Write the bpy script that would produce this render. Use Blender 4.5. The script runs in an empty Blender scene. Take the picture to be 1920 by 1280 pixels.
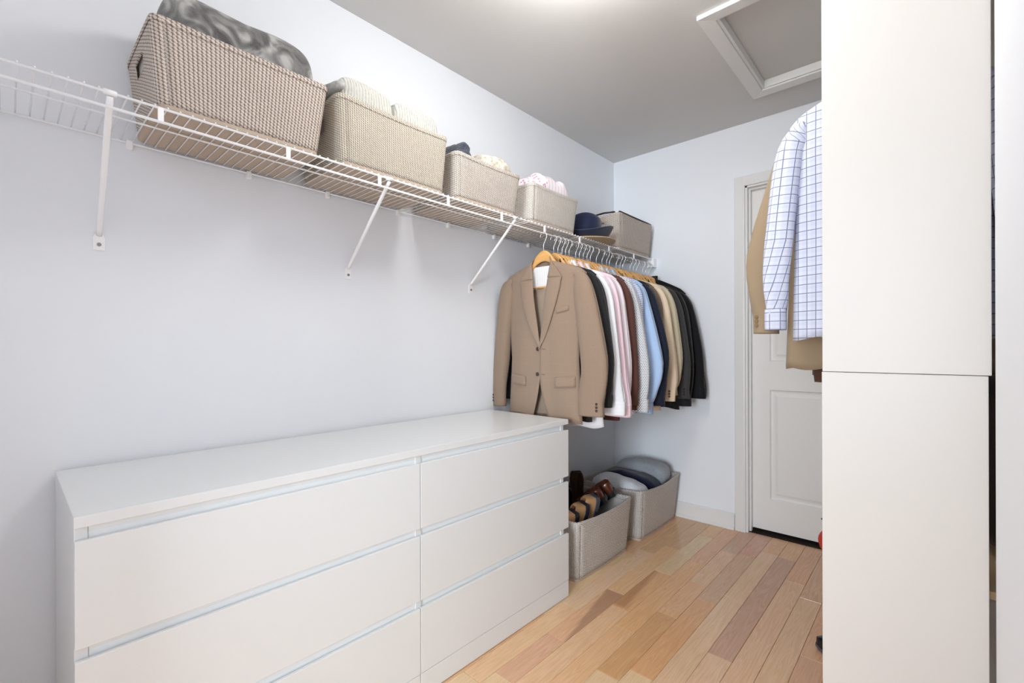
import bpy, bmesh, math, random
from mathutils import Vector, Matrix, noise
random.seed(7)
sc = bpy.context.scene
COL = sc.collection
PI = math.pi

# ------------------------------------------------------------------ camera, world, light, exposure
cam_d = bpy.data.cameras.new('camera'); cam = bpy.data.objects.new('camera', cam_d); COL.objects.link(cam)
cam.location = (0, 0, 1.096)
cam.rotation_euler = (Matrix.Rotation(math.radians(42.368), 4, 'Z') @ Matrix.Rotation(math.radians(90), 4, 'X')
                      @ Matrix.Rotation(math.radians(-0.17), 4, 'Z')).to_euler()
cam_d.sensor_width = 36; cam_d.lens = 864.87 / 1920 * 36; cam_d.shift_y = 11.4 / 1920
cam_d.clip_start = 0.01
sc.camera = cam

w = bpy.data.worlds.new('daylight'); sc.world = w; w.use_nodes = True
w.node_tree.nodes['Background'].inputs[0].default_value = (0.80, 0.90, 1.0, 1)
w.node_tree.nodes['Background'].inputs[1].default_value = 2.4

def area(name, loc, rot, sx, sy, power, col):
    l = bpy.data.lights.new(name, 'AREA'); l.shape = 'RECTANGLE'; l.size = sx; l.size_y = sy
    l.energy = power; l.color = col
    o = bpy.data.objects.new(name, l); o.location = loc; o.rotation_euler = rot; COL.objects.link(o); return o
# added cool fill light, no window modelled, beyond the doorway behind the camera
area('doorway_fill_light', (0.80, -4.6, 1.40), (math.radians(90), 0, 0), 1.5, 1.8, 255, (0.84, 0.93, 1.0))
LAMP_STRENGTH = 22.0

vs = sc.view_settings
vs.view_transform = 'Standard'; vs.look = 'None'; vs.gamma = 1; vs.use_curve_mapping = False
vs.exposure = 0.22
sc.cycles.use_denoising = True
sc.cycles.max_bounces = 10; sc.cycles.diffuse_bounces = 7; sc.cycles.glossy_bounces = 3
sc.cycles.sample_clamp_indirect = 8

# ------------------------------------------------------------------ helpers
def lin(r, g, b):
    f = lambda c: (c / 12.92 if c <= .04045 else ((c + .055) / 1.055) ** 2.4)
    return (f(r / 255), f(g / 255), f(b / 255), 1)
def interp(x, pts):
    if x <= pts[0][0]: return pts[0][1]
    for (a, va), (b, vb) in zip(pts, pts[1:]):
        if x <= b: return va + (vb - va) * (x - a) / (b - a)
    return pts[-1][1]
def sm(x): x = max(0, min(1, x)); return x * x * (3 - 2 * x)

class NT:
    def __init__(s, name, rough=.6, spec=.5, sheen=0, metal=0):
        s.m = bpy.data.materials.new(name); s.m.use_nodes = True; s.t = s.m.node_tree
        s.b = s.t.nodes['Principled BSDF']
        s.b.inputs['Roughness'].default_value = rough; s.b.inputs['Specular IOR Level'].default_value = spec
        s.b.inputs['Sheen Weight'].default_value = sheen; s.b.inputs['Metallic'].default_value = metal
    def n(s, t, **k):
        nd = s.t.nodes.new(t)
        for a, v in k.items(): setattr(nd, a, v)
        return nd
    def set(s, sock, v):
        if isinstance(v, bpy.types.NodeSocket): s.t.links.new(v, sock)
        elif v is not None: sock.default_value = v
    def math(s, op, a, b=None, c=None, clamp=False):
        nd = s.n('ShaderNodeMath', operation=op, use_clamp=clamp)
        for i, v in enumerate((a, b, c)): s.set(nd.inputs[i], v)
        return nd.outputs[0]
    def mix(s, f, a, b, blend='MIX'):
        nd = s.n('ShaderNodeMix', data_type='RGBA', blend_type=blend)
        s.set(nd.inputs[0], f); s.set(nd.inputs[6], a); s.set(nd.inputs[7], b); return nd.outputs[2]
    def coord(s, which='Object', scale=(1, 1, 1)):
        tc = s.n('ShaderNodeTexCoord'); mp = s.n('ShaderNodeMapping'); mp.inputs['Scale'].default_value = scale
        s.t.links.new(tc.outputs[which], mp.inputs[0]); return mp.outputs[0]
    def noise(s, vec, scale, detail=3, rough=.55, dist=0):
        nd = s.n('ShaderNodeTexNoise'); s.set(nd.inputs['Vector'], vec); nd.inputs['Scale'].default_value = scale
        nd.inputs['Detail'].default_value = detail; nd.inputs['Roughness'].default_value = rough; nd.inputs['Distortion'].default_value = dist
        return nd.outputs[0]
    def ramp(s, f, stops):
        nd = s.n('ShaderNodeValToRGB'); s.set(nd.inputs[0], f); e = nd.color_ramp.elements
        while len(e) < len(stops): e.new(.5)
        for el, (p, c) in zip(e, stops): el.position = p; el.color = c if len(c) == 4 else (*c, 1)
        return nd.outputs[0]
    def sep(s, v):
        nd = s.n('ShaderNodeSeparateXYZ'); s.set(nd.inputs[0], v); return nd.outputs
    def bump(s, h, strength=.3, dist=.002):
        nd = s.n('ShaderNodeBump'); nd.inputs['Strength'].default_value = strength; nd.inputs['Distance'].default_value = dist
        s.set(nd.inputs['Height'], h); s.t.links.new(nd.outputs[0], s.b.inputs['Normal'])
    def col(s, v): s.set(s.b.inputs['Base Color'], v); return s.m

def paint(name, c, rough=.5, spec=.4, var=.02, bump=.02, nscale=40):
    m = NT(name, rough, spec); v = m.coord()
    n = m.noise(v, 3, 4)
    c2 = tuple(x * (1 - var * 2) for x in c[:3]) + (1,)
    m.bump(m.noise(v, nscale, 3), bump, .002)
    return m.col(m.mix(n, c, c2))
def cloth(name, c, c2=None, rough=.85, weave=900, bump=.25, var=.12, nscale=14, sheen=.15):
    m = NT(name, rough, .25, sheen); uv = m.coord('UV'); ob = m.coord()
    n = m.noise(ob, nscale, 4)
    c2 = c2 or tuple(x * (1 - var) for x in c[:3]) + (1,)
    fine = m.noise(uv, weave, 2)
    col = m.mix(n, c, c2)
    dark = tuple(x * .8 for x in c[:3]) + (1,)
    col = m.mix(m.math('MULTIPLY', fine, .35), col, dark)
    m.bump(m.math('ADD', fine, m.math('MULTIPLY', m.noise(ob, 25, 3), 2.)), bump, .0015)
    return m.col(col)
def knit(name, c, c2, scale=160, speck=.5, bump=.8, rough=.95):
    m = NT(name, rough, .15, .3); ob = m.coord()
    n = m.noise(ob, scale, 3, .7); big = m.noise(ob, 12, 3)
    f = m.ramp(n, [(.42, (0, 0, 0)), (.62, (1, 1, 1))])
    col = m.mix(m.math('MULTIPLY', f, speck), c, c2)
    m.bump(m.math('ADD', n, m.math('MULTIPLY', big, 2.)), bump, .004)
    return m.col(col)
def grid_lines(m, uv_sep, pu, pv, wu, wv, du=0., dv=0.):
    fu = m.math('FRACT', m.math('ADD', m.math('DIVIDE', uv_sep[0], pu), 50.5 + du)); fv = m.math('FRACT', m.math('ADD', m.math('DIVIDE', uv_sep[1], pv), 50.5 + dv))
    return m.math('LESS_THAN', fu, wu), m.math('LESS_THAN', fv, wv)
def weave_mat(name, light, dark, a=.0095, b=.0075, bump=1., stagger=.5, gap=.62, var=.25):
    m = NT(name, .9, .2); uv = m.coord('UV'); s = m.sep(uv)
    wob = m.noise(m.coord('UV', (1, 1, 1)), 60, 2)
    u0 = m.math('ADD', m.math('DIVIDE', s[0], a), m.math('MULTIPLY', wob, .35))
    v0 = m.math('ADD', m.math('DIVIDE', s[1], b), m.math('MULTIPLY', wob, .25))
    row = m.math('FLOOR', u0)
    vv = m.math('ADD', v0, m.math('MULTIPLY', m.math('MODULO', row, 2.), stagger))
    fu = m.math('SUBTRACT', m.math('FRACT', u0), .5); fv = m.math('SUBTRACT', m.math('FRACT', vv), .5)
    sk = m.math('ADD', fv, m.math('MULTIPLY', fu, .5))
    r = m.math('ADD', m.math('MULTIPLY', m.math('MULTIPLY', fu, fu), 3.2), m.math('MULTIPLY', m.math('MULTIPLY', sk, sk), 3.0))
    h = m.math('SUBTRACT', 1., r, clamp=True)
    f = m.ramp(h, [(gap - .34, (0, 0, 0)), (gap, (1, 1, 1))])
    big = m.noise(uv, 9, 4, .6); streak = m.noise(m.coord('UV', (140, 8, 1)), 1, 2)
    l2 = tuple(x * (1 - var) for x in light[:3]) + (1,)
    lc = m.mix(m.math('MULTIPLY', m.math('ADD', big, streak), .5), light, l2)
    m.bump(m.math('ADD', h, m.math('MULTIPLY', m.noise(uv, 500, 2), .2)), bump, .004)
    return m.col(m.mix(f, dark, lc))

def build(name, verts, faces, mat=None, parent=None, uvs=None, smooth=False, local=False, bevel=0, solid=0, offset=0, sub=0, share=None):
    """one mesh object; vertices are world coordinates unless local"""
    if share is not None: me = share
    else:
        if parent is not None and not local:
            off = Vector((0, 0, 0)); p = parent
            while p: off += p.location; p = p.parent
            verts = [tuple(Vector(v) - off) for v in verts]
        me = bpy.data.meshes.new(name); me.from_pydata([tuple(v) for v in verts], [], faces)
        if uvs:
            ul = me.uv_layers.new(name='uv')
            for i, lp in enumerate(me.loops): ul.data[i].uv = uvs[lp.vertex_index]
        bm = bmesh.new(); bm.from_mesh(me); bmesh.ops.recalc_face_normals(bm, faces=bm.faces); bm.to_mesh(me); bm.free()
        if smooth: me.polygons.foreach_set('use_smooth', [True] * len(me.polygons))
        if mat: me.materials.append(mat)
    o = bpy.data.objects.new(name, me); COL.objects.link(o)
    if parent is not None: o.parent = parent
    if solid:
        md = o.modifiers.new('solid', 'SOLIDIFY'); md.thickness = solid; md.offset = offset
    if bevel:
        md = o.modifiers.new('bevel', 'BEVEL'); md.width = bevel; md.segments = 2; md.limit_method = 'ANGLE'
        md.harden_normals = False
    if sub:
        md = o.modifiers.new('sub', 'SUBSURF'); md.levels = sub; md.render_levels = sub
    return o
def boxv(x0, x1, y0, y1, z0, z1):
    v = [(x0, y0, z0), (x1, y0, z0), (x1, y1, z0), (x0, y1, z0), (x0, y0, z1), (x1, y0, z1), (x1, y1, z1), (x0, y1, z1)]
    f = [(0, 3, 2, 1), (4, 5, 6, 7), (0, 1, 5, 4), (1, 2, 6, 5), (2, 3, 7, 6), (3, 0, 4, 7)]
    return v, f
def box(name, b, mat, parent=None, bevel=.001, **k):
    v, f = boxv(*b)
    uv = [(p[0] + p[1], p[2]) for p in v]
    return build(name, v, f, mat, parent, bevel=bevel, uvs=uv, **k)
def extrude_poly(name, pts2, axis, a, b, mat, parent=None, bevel=0, **k):
    """pts2: outline in the two other axes; extruded a..b along axis"""
    def P(p, t):
        if axis == 'x': return (t, p[0], p[1])
        if axis == 'y': return (p[0], t, p[1])
        return (p[0], p[1], t)
    n = len(pts2); v = [P(p, a) for p in pts2] + [P(p, b) for p in pts2]
    f = [tuple(range(n)), tuple(range(2 * n - 1, n - 1, -1))] + [(i, (i + 1) % n, n + (i + 1) % n, n + i) for i in range(n)]
    return build(name, v, f, mat, parent, bevel=bevel, **k)
def tube(pts, r, seg=8, cap=True, V=None, F=None, UV=None, flat=None):
    """round tube along 3D points; r number or list; appends to V,F"""
    V = [] if V is None else V; F = [] if F is None else F
    pts = [Vector(p) for p in pts]; n = len(pts); base = len(V)
    rs = r if isinstance(r, (list, tuple)) else [r] * n
    t0 = (pts[1] - pts[0]).normalized()
    up = Vector((0, 0, 1)) if abs(t0.z) < .9 else Vector((1, 0, 0))
    nn = t0.cross(up).normalized()
    for i in range(n):
        t = (pts[min(i + 1, n - 1)] - pts[max(i - 1, 0)]).normalized()
        nn = (nn - t * nn.dot(t)).normalized(); bb = t.cross(nn)
        for k in range(seg):
            a = 2 * PI * k / seg
            V.append(tuple(pts[i] + nn * math.cos(a) * rs[i] + bb * math.sin(a) * rs[i] * (flat or 1)))
    for i in range(n - 1):
        for k in range(seg):
            F.append((base + i * seg + k, base + i * seg + (k + 1) % seg, base + (i + 1) * seg + (k + 1) % seg, base + (i + 1) * seg + k))
    if cap:
        F.append(tuple(base + k for k in range(seg))[::-1]); F.append(tuple(base + (n - 1) * seg + k for k in range(seg)))
    return V, F
def lathe(profile, seg=24, c=(0, 0, 0), V=None, F=None, sx=1, sy=1):
    V = [] if V is None else V; F = [] if F is None else F; base = len(V); n = len(profile)
    for r, z in profile:
        for k in range(seg):
            a = 2 * PI * k / seg; V.append((c[0] + r * math.cos(a) * sx, c[1] + r * math.sin(a) * sy, c[2] + z))
    for i in range(n - 1):
        for k in range(seg):
            F.append((base + i * seg + k, base + i * seg + (k + 1) % seg, base + (i + 1) * seg + (k + 1) % seg, base + (i + 1) * seg + k))
    if profile[0][0] > 1e-5: F.append(tuple(base + k for k in range(seg)))
    if profile[-1][0] > 1e-5: F.append(tuple(base + (n - 1) * seg + k for k in range(seg)))
    return V, F
def gridf(fn, nu, nv, V=None, F=None, UV=None, skip=None):
    """fn(i/nu, j/nv) -> (point, uv)"""
    V = [] if V is None else V; F = [] if F is None else F; UV = [] if UV is None else UV; b = len(V)
    for j in range(nv + 1):
        for i in range(nu + 1):
            p, uv = fn(i / nu, j / nv); V.append(p); UV.append(uv)
    for j in range(nv):
        for i in range(nu):
            if skip and skip((i + .5) / nu, (j + .5) / nv): continue
            a = b + j * (nu + 1) + i; F.append((a, a + 1, a + nu + 2, a + nu + 1))
    return V, F, UV

def thing(name, label, cat, loc=(0, 0, 0), rotz=0, group=None):
    o = bpy.data.objects.new(name, None); COL.objects.link(o); o.empty_display_size = .05
    o.location = loc; o.rotation_euler = (0, 0, rotz); o['label'] = label; o['category'] = cat
    if group: o['group'] = group
    return o
def tag(o, label, cat, group=None):
    o['label'] = label; o['category'] = cat
    if group: o['group'] = group
    return o
def struct(o): o['kind'] = 'structure'; return o
def dup(root, loc, rotz=None, label=None):
    r = root.copy(); COL.objects.link(r); r.location = loc
    if rotz is not None: r.rotation_euler = (0, 0, rotz)
    if label: r['label'] = label
    for ch in list(root.children):
        c = ch.copy(); COL.objects.link(c); c.parent = r
        for g in list(ch.children):
            d = g.copy(); COL.objects.link(d); d.parent = c
    return r

# ------------------------------------------------------------------ materials
WALL = paint('wall_paint', lin(239, 242, 247), .55, .3, .01, .03, 90)
CEIL = paint('ceiling_paint', lin(218, 217, 215), .8, .15, .01, .04, 120)
TRIM = paint('trim_paint', lin(232, 231, 229), .35, .45, .01, .01)
DOORP = paint('door_paint', lin(238, 236, 233), .4, .4, .01, .02)
LACQ = paint('white_lacquer', lin(226, 228, 228), .28, .5, .008, .006)
RAILW = paint('recess_lacquer', lin(236, 240, 241), .35, .45, .008, .006)
PANELW = paint('panel_foil', lin(222, 218, 213), .33, .5, .012, .008)
WIREW = paint('white_wire_coating', lin(251, 251, 252), .3, .5, .0, .0)
STEEL = NT('brushed_steel', .25, .6, 0, .5).col(lin(224, 224, 226))
SCREW = NT('screw_steel', .35, .5, 0, 1).col(lin(150, 150, 152))
DARK = NT('dark_gap', .9, .1).col(lin(46, 40, 36))
KRAFT = paint('basket_base_board', lin(196, 178, 160), .85, .15, .06, .05)
SHELFWOOD = paint('raw_chipboard', lin(196, 168, 132), .8, .2, .1, .1)

def wood_hanger():
    m = NT('hanger_beech', .38, .5); v = m.coord('Object', (14, 60, 60))
    n = m.noise(v, 1.5, 5, .6, .6)
    return m.col(m.mix(n, lin(226, 178, 112), lin(196, 140, 78)))
BEECH = wood_hanger()

def plank_mat(name, heart=0):
    m = NT(name, .2, .5); oi = m.n('ShaderNodeObjectInfo'); tc = m.n('ShaderNodeTexCoord')
    add = m.n('ShaderNodeVectorMath', operation='ADD'); m.t.links.new(tc.outputs['Object'], add.inputs[0])
    sc_ = m.n('ShaderNodeVectorMath', operation='SCALE'); cb = m.n('ShaderNodeCombineXYZ')
    for i in range(3): m.t.links.new(oi.outputs['Random'], cb.inputs[i])
    m.t.links.new(cb.outputs[0], sc_.inputs[0]); sc_.inputs['Scale'].default_value = 40
    m.t.links.new(sc_.outputs[0], add.inputs[1])
    mp = m.n('ShaderNodeMapping'); mp.inputs['Scale'].default_value = (26, 1.5, 1); m.t.links.new(add.outputs[0], mp.inputs[0])
    cathedral = m.noise(mp.outputs[0], 1.1, 2, .5, 1.2)
    rings = m.math('FRACT', m.math('MULTIPLY', cathedral, 9.))
    rings = m.math('MULTIPLY', m.math('ABSOLUTE', m.math('SUBTRACT', rings, .5)), 2.)
    mp2 = m.n('ShaderNodeMapping'); mp2.inputs['Scale'].default_value = (420, 14, 1); m.t.links.new(add.outputs[0], mp2.inputs[0])
    fine = m.noise(mp2.outputs[0], 1, 3)
    blotch = m.noise(add.outputs[0], 5, 3)
    base = oi.outputs['Color']
    c = m.mix(m.math('MULTIPLY', rings, .40), base, m.mix(1., base, lin(226, 206, 190), 'MULTIPLY'))
    c = m.mix(m.math('MULTIPLY', fine, .45), c, m.mix(1., c, lin(226, 212, 200), 'MULTIPLY'))
    c = m.mix(m.math('MULTIPLY', blotch, .35), c, m.mix(1., c, lin(238, 222, 202), 'MULTIPLY'))
    if heart:
        x, y, z = m.sep(tc.outputs['Object']); wob = m.noise(mp.outputs[0], 2, 3, .6)
        if heart == 1:   # dark wedge narrowing towards the near end
            edge = m.math('MULTIPLY_ADD', m.math('SUBTRACT', 1.838, y), .0825 / .42, -1.10)
        else:            # brown heartwood fading to the right, ending in a knot
            edge = m.math('MULTIPLY_ADD', m.math('SUBTRACT', y, 1.74), -.11, -.952)
        d = m.math('SUBTRACT', x, edge) if heart == 1 else m.math('SUBTRACT', edge, x)
        d = m.math('ADD', d, m.math('MULTIPLY', m.math('SUBTRACT', wob, .5), .03))
        f = m.math('MULTIPLY_ADD', d, 70. if heart == 1 else 40., .5, clamp=True)
        if heart == 2:
            f = m.math('MULTIPLY', f, m.math('MULTIPLY', m.math('SUBTRACT', y, 1.735), 40., clamp=True))
        c = m.mix(m.math('MULTIPLY', f, .6), c, lin(150, 112, 88) if heart == 1 else lin(160, 108, 70))
    m.bump(fine, .02, .001)
    return m.col(c)
PLANK = plank_mat('maple_plank'); PLANK1 = plank_mat('maple_plank_heart_wedge', 1); PLANK2 = plank_mat('maple_plank_heart_knot', 2)

# ------------------------------------------------------------------ setting
XL, XR, YB, YF, ZC = -1.692, 0.10, 2.946, -1.30, 2.418
XN = 0.52                                   # back of the wardrobe niche
YW = 1.442                                  # end of the right wall, niche begins
struct(box('wall_left', (XL - .1, XL, YF - .1, YB + .1, -.05, ZC + .05), WALL, bevel=0))
DX0, DX1, DZ = -.806, -.08, 2.035           # door leaf
OX0, OX1, OZ = -.818, -.068, 2.046          # opening in the back wall
struct(extrude_poly('wall_back', [(XL, -.05), (OX0, -.05), (OX0, OZ), (OX1, OZ), (OX1, -.05), (XN, -.05), (XN, ZC + .05), (XL, ZC + .05)],
                    'y', YB, YB + .1, WALL))
struct(box('wall_right', (XR, XN, YF - .1, YW, -.05, ZC + .05), WALL, bevel=.003))
struct(box('wall_niche', (XN, XN + .1, YW - .1, YB + .1, -.05, ZC + .05), WALL, bevel=0))
FX0, FZ, YD = -.95, 2.06, -.23               # doorway in which the photographer stands
struct(extrude_poly('wall_front', [(XL, -.05), (FX0, -.05), (FX0, FZ), (XR, FZ), (XR, ZC + .05), (XL, ZC + .05)], 'y', YD - .1, YD, WALL))
# ceiling with the hole for the hatch
HX0, HX1, HY0, HY1 = -.640, .06, 1.920, 2.606
def ceiling():
    xs = [XL - .1, HX0, HX1, XN + .1]; ys = [YF - .1, HY0, HY1, YB + .1]
    V = []; F = []
    for z in (ZC, ZC + .06):
        for y in ys:
            for x in xs: V.append((x, y, z))
    for k in range(2):
        for j in range(3):
            for i in range(3):
                if i == 1 and j == 1: continue
                a = k * 16 + j * 4 + i; F.append((a, a + 1, a + 5, a + 4))
    for a, b in ((5, 6), (6, 10), (10, 9), (9, 5)): F.append((a, b, b + 16, a + 16))
    return build('ceiling', V, F, CEIL)
struct(ceiling())

# floor and its planks
floor = struct(box('floor', (XL - .1, XN + .1, YF - 1.2, YB + .2, -.06, -.0125), DARK, bevel=0))
PW = .0827; X0 = -.352
tones = [(206, 164, 122), (201, 158, 116), (197, 152, 108), (211, 171, 130), (194, 148, 110), (204, 162, 126), (190, 146, 112), (199, 156, 120), (184, 140, 108), (208, 170, 134)]
ends = {-9: [1.61], -8: [1.397, 1.838, 2.45], -7: [.9, 1.735, 2.148, 2.72], -6: [1.62, 2.36], -5: [1.354, 1.822, 2.16, 2.597], -4: [1.43, 2.03, 2.62], -3: [1.28, 2.13, 2.73],
        -2: [.7, 1.697, 2.71], -1: [1.36, 2.466], 0: [2.34], 1: [1.9]}
ends = {k - 0: v for k, v in ends.items()}
tone_at = {(-2, 1.697): (160, 124, 108), (-5, 1.354): (182, 132, 84), (-5, 1.822): (202, 156, 104), (-4, 1.43): (192, 144, 98), (-3, .7): (204, 158, 120),
           (-8, 1.397): (196, 150, 112), (-7, 1.735): (196, 148, 100), (-5, 2.16): (204, 160, 124), (-5, 2.597): (174, 134, 112), (-4, 2.03): (178, 138, 116), (-3, 2.13): (208, 170, 132), (-3, 1.28): (212, 170, 130),
           (-4, 2.62): (180, 138, 114), (-1, 1.36): (206, 164, 124), (0, 1.9): (208, 172, 138), (-6, 1.62): (194, 148, 98), (-6, 2.36): (190, 146, 108)}
def plank(x0, x1, y0, y1, tone, mat):
    g, e, d = .0004, .0012, .0012
    x0 += g; x1 -= g; y0 += g; y1 -= g; z = random.uniform(-.0003, 0)
    V = [(x0, y0, -.0125), (x1, y0, -.0125), (x1, y1, -.0125), (x0, y1, -.0125),
         (x0, y0, z - d), (x1, y0, z - d), (x1, y1, z - d), (x0, y1, z - d),
         (x0 + e, y0 + e, z), (x1 - e, y0 + e, z), (x1 - e, y1 - e, z), (x0 + e, y1 - e, z)]
    F = [(0, 3, 2, 1), (8, 9, 10, 11)]
    for b in (0, 4):
        for i in range(4): F.append((b + i, b + (i + 1) % 4, b + 4 + (i + 1) % 4, b + 4 + i))
    o = build('plank', V, F, mat, floor)
    r, g_, b_, a = lin(*tone); o.color = (min(.86, r * 1.50), min(.86, g_ * 1.70), min(.86, b_ * 1.95), 1)
rp = random.Random(21)
for k in range(-17, 11):
    xa = X0 + (k - 1) * PW; xb = xa + PW
    if xb < XL - .02 or xa > XN: continue
    key = k
    lst = ends.get(key)
    es = [YF - .9]
    y = YF - .9 + rp.uniform(.3, .9)
    lim = (lst[0] - .25) if lst else 9
    while y < min(lim, YB - .15): es.append(y); y += rp.uniform(.45, 1.05)
    if lst:
        es += lst
        y = lst[-1] + rp.uniform(.5, .9)
        while y < YB - .15: es.append(y); y += rp.uniform(.45, 1.05)
    es.append(YB + .18)
    for a, b in zip(es, es[1:]):
        t = tone_at.get((key, a), tones[rp.randrange(len(tones))])
        t = tuple(m_ + .62 * (c - m_) + rp.uniform(-3, 3) for c, m_ in zip(t, (201, 157, 118)))
        mat = PLANK1 if (key, a) == (-8, 1.397) else PLANK2 if (key, a) == (-7, 1.735) else PLANK
        plank(xa, xb, a, b, t, mat)

# baseboards, casing, door
def profile_board(name, prof, axis, a, b, mat=TRIM): return struct(extrude_poly(name, prof, axis, a, b, mat, bevel=.001))
profile_board('baseboard_back', [(YB, 0), (YB - .020, 0), (YB - .020, .012), (YB - .0125, .020), (YB - .012, .088), (YB - .006, .096), (YB, .098)], 'x', XL, -.879)
profile_board('baseboard_left', [(XL, 0), (XL + .020, 0), (XL + .020, .012), (XL + .0125, .020), (XL + .012, .088), (XL + .006, .096), (XL, .098)], 'y', YF, YB - .02)
cas = bpy.data.objects.new('trim_1', None); COL.objects.link(cas); struct(cas)
CO = .058; cy = YB - .012
def cas_side(x0, x1):
    s = 1 if x1 > x0 else -1     # x0 outer, x1 inner
    pr = [(x0, YB), (x0, YB - .010), (x0 + s * .004, cy), (x1 - s * .010, cy - .001), (x1, cy + .002), (x1, YB)]
    return pr
extrude_poly('side_casing', cas_side(OX0 - CO, OX0), 'z', 0, OZ + CO, TRIM, cas, bevel=.0008)
extrude_poly('side_casing', cas_side(OX1 + CO, OX1), 'z', 0, OZ + CO, TRIM, cas, bevel=.0008)
extrude_poly('head_casing', [(YB, OZ + CO), (YB - .010, OZ + CO), (cy, OZ + CO - .004), (cy - .001, OZ + .010), (cy + .002, OZ), (YB, OZ)], 'x', OX0, OX1, TRIM, cas, bevel=.0008)
for x0, x1 in ((OX0, OX0 + .012), (OX1 - .012, OX1)):
    box('jamb', (x0, x1, YB, YB + .115, 0, OZ), TRIM, cas)
box('head_jamb', (OX0, OX1, YB, YB + .115, OZ - .011, OZ), TRIM, cas)
box('door_stop', (OX0 + .012, OX0 + .022, YB + .028, YB + .056, 0, OZ - .011), TRIM, cas)
box('door_stop', (OX1 - .022, OX1 - .012, YB + .028, YB + .056, 0, OZ - .011), TRIM, cas)
box('door_stop', (OX0 + .022, OX1 - .022, YB + .028, YB + .056, OZ - .021, OZ - .011), TRIM, cas)
box('threshold', (OX0, OX1, YB + .02, YB + .12, -.012, .004), DARK, cas)

def door_leaf():
    y0, y1 = YB + .058, YB + .093
    panels = [(.205, .845), (1.012, 1.905)]; px0, px1 = -.704, -.182
    # leaf face with recessed moulded panels (frame rings per panel)
    xs = [DX0, px0, px1, DX1]; zs = [.022, panels[0][0], panels[0][1], panels[1][0], panels[1][1], DZ]
    V = []; F = []
    idx = {}
    def P(x, y, z): V.append((x, y, z)); return len(V) - 1
    for j, z in enumerate(zs):
        for i, x in enumerate(xs): idx[i, j] = P(x, y0, z)
    for j in range(5):
        for i in range(3):
            if i == 1 and j in (1, 3): continue
            F.append((idx[i, j], idx[i + 1, j], idx[i + 1, j + 1], idx[i, j + 1]))
    fields = []
    for (za, zb), j in zip(panels, (1, 3)):
        ring = [idx[1, j], idx[2, j], idx[2, j + 1], idx[1, j + 1]]
        for ins, dy in ((.006, .008), (.016, .010), (.026, .009), (.040, .0035), (.042, .0045)):
            nr = [P(px0 + ins, y0 + dy, za + ins), P(px1 - ins, y0 + dy, za + ins), P(px1 - ins, y0 + dy, zb - ins), P(px0 + ins, y0 + dy, zb - ins)]
            for k in range(4): F.append((ring[k], ring[(k + 1) % 4], nr[(k + 1) % 4], nr[k]))
            ring = nr
        fields.append((za, zb))
        F.append(tuple(ring))
    b = [P(DX0, y1, .022), P(DX1, y1, .022), P(DX1, y1, DZ), P(DX0, y1, DZ)]
    F.append(tuple(reversed(b)))
    l = [idx[0, j] for j in range(6)]; r = [idx[3, j] for j in range(6)]
    F.append(tuple(l) + (b[3], b[0])); F.append(tuple(reversed(r)) + (b[1], b[2]))
    F.append((idx[0, 0], idx[1, 0], idx[2, 0], idx[3, 0], b[1], b[0])); F.append((idx[3, 5], idx[2, 5], idx[1, 5], idx[0, 5], b[3], b[2]))
    d = struct(build('door_1', V, F, DOORP))
    for za, zb in fields:
        box('panel', (px0 + .043, px1 - .043, y0 + .003, y0 + .006, za + .043, zb - .043), DOORP, d, bevel=.002)
    V2, F2 = lathe([(0.0, 0), (.026, 0), (.026, .006), (.011, .010), (.010, .028), (.022, .036), (.027, .048), (.022, .060), (0.0, .064)], 20)
    V2 = [(DX1 - .06 + a, y0 - c, .95 + b_) for a, b_, c in V2]
    build('door_knob', V2, F2, STEEL, d, smooth=True)
door_leaf()
struct(box('wall_hallway', (OX0 - .3, OX1 + .3, YB + .2, YB + .25, -.05, 2.3), WALL, bevel=0))

# attic hatch
hz = ZC
hat = thing('ceiling_hatch', 'square white framed attic hatch in the grey ceiling', 'hatch', ((HX0 + HX1) / 2, (HY0 + HY1) / 2, ZC))
TW = .056
def mitre(corners):  # frame board between outer and inner corner pairs (x,y), underside stepped
    (ax, ay), (bx, by), (cx_, cy_), (dx, dy) = corners  # outer a->b, inner c (at b), d (at a)
    V = [(ax, ay, hz), (bx, by, hz), (cx_, cy_, hz), (dx, dy, hz), (ax, ay, hz - .018), (bx, by, hz - .018), (cx_, cy_, hz - .014), (dx, dy, hz - .014)]
    F = [(0, 1, 2, 3), (7, 6, 5, 4), (0, 1, 5, 4), (1, 2, 6, 5), (2, 3, 7, 6), (3, 0, 4, 7)]
    build('frame_board', V, F, TRIM, hat, bevel=.002)
ox0, ox1, oy0, oy1 = HX0 - TW, HX1 + TW, HY0 - TW, HY1 + TW
mitre([(ox0, oy0), (ox1, oy0), (HX1, HY0), (HX0, HY0)]); mitre([(ox1, oy0), (ox1, oy1), (HX1, HY1), (HX1, HY0)])
mitre([(ox1, oy1), (ox0, oy1), (HX0, HY1), (HX1, HY1)]); mitre([(ox0, oy1), (ox0, oy0), (HX0, HY0), (HX0, HY1)])
for b in ((HX0, HX0 + .012, HY0, HY1), (HX1 - .012, HX1, HY0, HY1), (HX0 + .012, HX1 - .012, HY0, HY0 + .012), (HX0 + .012, HX1 - .012, HY1 - .012, HY1)):
    box('liner', (*b, hz - .008, hz + .030), TRIM, hat)
box('hatch_panel', (HX0 + .001, HX1 - .001, HY0 + .001, HY1 - .001, hz + .0315, hz + .05), CEIL, hat)

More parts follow.
